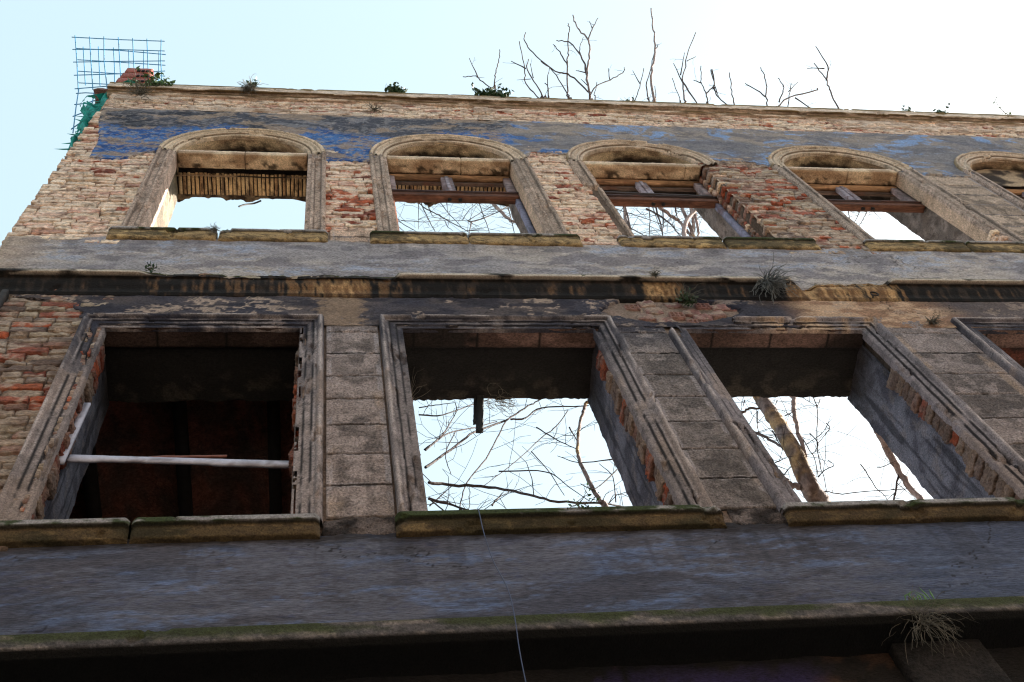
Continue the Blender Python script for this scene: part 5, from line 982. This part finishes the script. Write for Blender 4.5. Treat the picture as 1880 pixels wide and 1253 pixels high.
dry('dead_weed', 'grey dried tuft hanging on the parapet above the first arch', 'dead weed', (-.88, -.10, 14.70), .22, 90, 3, .0035, 1.3)
leafy('weed', 'small bluish green weed on the coping above the first arch', 'weed', (-.85, -.10, 14.84), .17, 9, 9, M_IVY, 4, .022, group=TOPG)
leafy('weed', 'low round cushion of dark leaves on the coping above the second arch', 'weed', (.80, -.07, 14.90), .14, 22, 14, M_IVY, 5, .026, (1.6, .4, .7), group=TOPG)
leafy('weed', 'largest dark green cushion on the coping, where two bare twigs rise', 'weed', (1.93, -.07, 14.90), .25, 34, 18, M_IVY, 6, .032, (1.7, .4, .7), group=TOPG)
leafy('weed', 'spiky grass tuft on the coping left of the tallest twig', 'weed', (3.62, -.07, 14.88), .14, 14, 2, M_IVY, 7, .03, (1.4, .3, .6), group=TOPG)
leafy('weed', 'tiny leafy sprig on the coping above the fourth arch', 'weed', (7.32, -.07, 14.88), .17, 5, 8, M_IVY, 8, .022, (1, .3, 1), group=TOPG)
leafy('weed', 'pair of flat green tufts on the coping at the far right', 'weed', (7.72, -.07, 14.88), .13, 14, 10, M_IVY, 9, .022, (2.2, .3, .5), group=TOPG)
leafy('sapling', 'wispy sapling with few leaves on the coping at the far right', 'sapling', (8.72, -.07, 14.90), .62, 4, 5, M_LEAF, 10, .025, (.7, .2, 1.3), group=TOPG)
dry('dead_weed', 'little dry tuft on the brick strip above the second arch', 'dead weed', (.52, -.05, 14.18), .15, 36, 11, .003, .6)
dry('fern_clump', 'big clump of drooping dry fern stems under the broken cornice', 'dead fern', (3.30, -.09, 9.12), .27, 190, 12, .0034, 1.5, mat=M_ROOT)
dry('fern_clump', 'thin dry fern with dark centre left of the big drooping clump', 'dead fern', (2.60, -.06, 8.92), .18, 40, 13, .0022, .5)
leafy('weed', 'dark green rosette in the damaged frieze left of the big fern', 'weed', (2.60, -.05, 8.88), .08, 26, 10, M_IVY, 14, .013, (1, .6, 1))
leafy('weed', 'small green weed on the cornice above the first square window', 'weed', (-1.20, -.115, 9.225), .055, 8, 7, M_IVY, 15, .012, (1.4, .4, .6))
dry('dead_weed', 'dark dried weed hanging from the joint of the first upper sill', 'dead weed', (-.86, -.075, 10.15), .10, 46, 16, .0025, 1.2)
dry('dead_weed', 'small ball of dried weed on the cornice edge', 'dead weed', (2.42, -.12, 9.20), .07, 50, 17, .003, .8)
leafy('ivy', 'green ivy sprig trailing over the sill of the second square window', 'ivy', (1.25, -.085, 6.235), .11, 6, 9, M_LEAF, 18, .010, (.35, .3, 1), down=1)
dry('root_tangle', 'pale tangle of dead roots hanging below the ground floor ledge', 'dead roots', (2.54, -.16, 5.15), .24, 90, 19, .0013, 1.0, mat=M_DRY, spread=1.1, part='roots')
root = leafy('grass_tuft', 'bright green grass tuft standing on the ground floor ledge', 'grass', (2.56, -.15, 5.30), .05, 26, 0, M_LEAF, 20, .02, (1, .3, .6), stem=M_DRY)
mb = MB(); rs = np.random.RandomState(4)
for k in range(9):
    p = np.array([2.50 + rs.rand() * .17, -.165, 5.30]); d = np.array([rs.normal(0, .25), -.05, 1]); L = .03 + .06 * rs.rand(); V, F = tube([p, p + d * L * .5, p + d * L + [rs.normal(0, .02), 0, 0]], [.002, .0045, .0008], 4); V[:, 1] = (V[:, 1] + .165) * .4 - .165; mb.add(V, F)
mb.build('blades', plain('grass_blade', (.05, .13, .02), .6, 0, .4, 20), root)
dry('dead_weed', 'flat dark nest of dried stems on the pier right of the third square window', 'dead weed', (4.36, -.03, 8.56), .08, 70, 22, .003, .4)
# ---- loose things
root = thing('hanging_board', 'charred black board hanging from the lintel of the second square window', 'board', (1.04, .5, 8.46))
for nm, cx, cy, cz, s_ in (('board', 1.055, .52, 8.25, (.05, .03, .48)), ('thin_board', 1.025, .54, 8.32, (.03, .025, .34))):
    V, F = rbox((cx, cy, cz), s_, .003, .0012, (2, 1, 12)); V[:, 0] += (V[:, 2] - 8.46) * .13; mkmesh(nm, V, F, M_BLACK, root)
rs = np.random.RandomState(8); mb = MB()
for k in range(34):
    c = np.array([1.20, .5, 8.36]) + rs.normal(0, 1, 3) * [.05, .03, .04]; th = np.linspace(0, 4 + 3 * rs.rand(), 10); rr = .02 + .035 * rs.rand(); ax = rs.rand() * 3
    mb.add(*tube(np.stack([c[0] + rr * np.cos(th), c[1] + rr * .6 * np.sin(th + ax), c[2] + rr * np.sin(th)], -1), .0014, 4))
o = mb.build('wire_tangle', M_DRY, None, loc=(1.2, .5, 8.4)); tag(o, 'loose ball of thin wire beside the charred hanging board', 'wire')
dry('dead_twigs', 'dry twigs poking in at the left under the lintel of the second square window', 'twigs', (.56, .5, 8.44), .26, 14, 23, .002, .0)
V, F = tube(smoothpath([(-.64, .47, 12.50), (-.71, .50, 12.50), (-.79, .48, 12.40), (-.84, .47, 12.31)], 3), .009, 6); o = mkmesh('hanging_stick', V, F, M_BLACK, None, loc=(-.64, .47, 12.5)); tag(o, 'thin dark stick hanging from the laths of the first arched window', 'stick')
V, F = tube(smoothpath([(.735, -.02, 6.24), (.735, -.09, 6.20), (.735, -.10, 6.0), (.745, -.12, 5.75), (.765, -.19, 5.45), (.765, -.20, 5.25), (.755, -.19, 5.0), (.75, -.2, 4.5), (.76, -.16, 3.6)], 5), .0024, 6); o = mkmesh('hanging_wire', V, F, M_WIRE, None, loc=(.735, -.09, 6.2)); tag(o, 'thin blue wire hanging down from the sill of the second square window', 'wire')
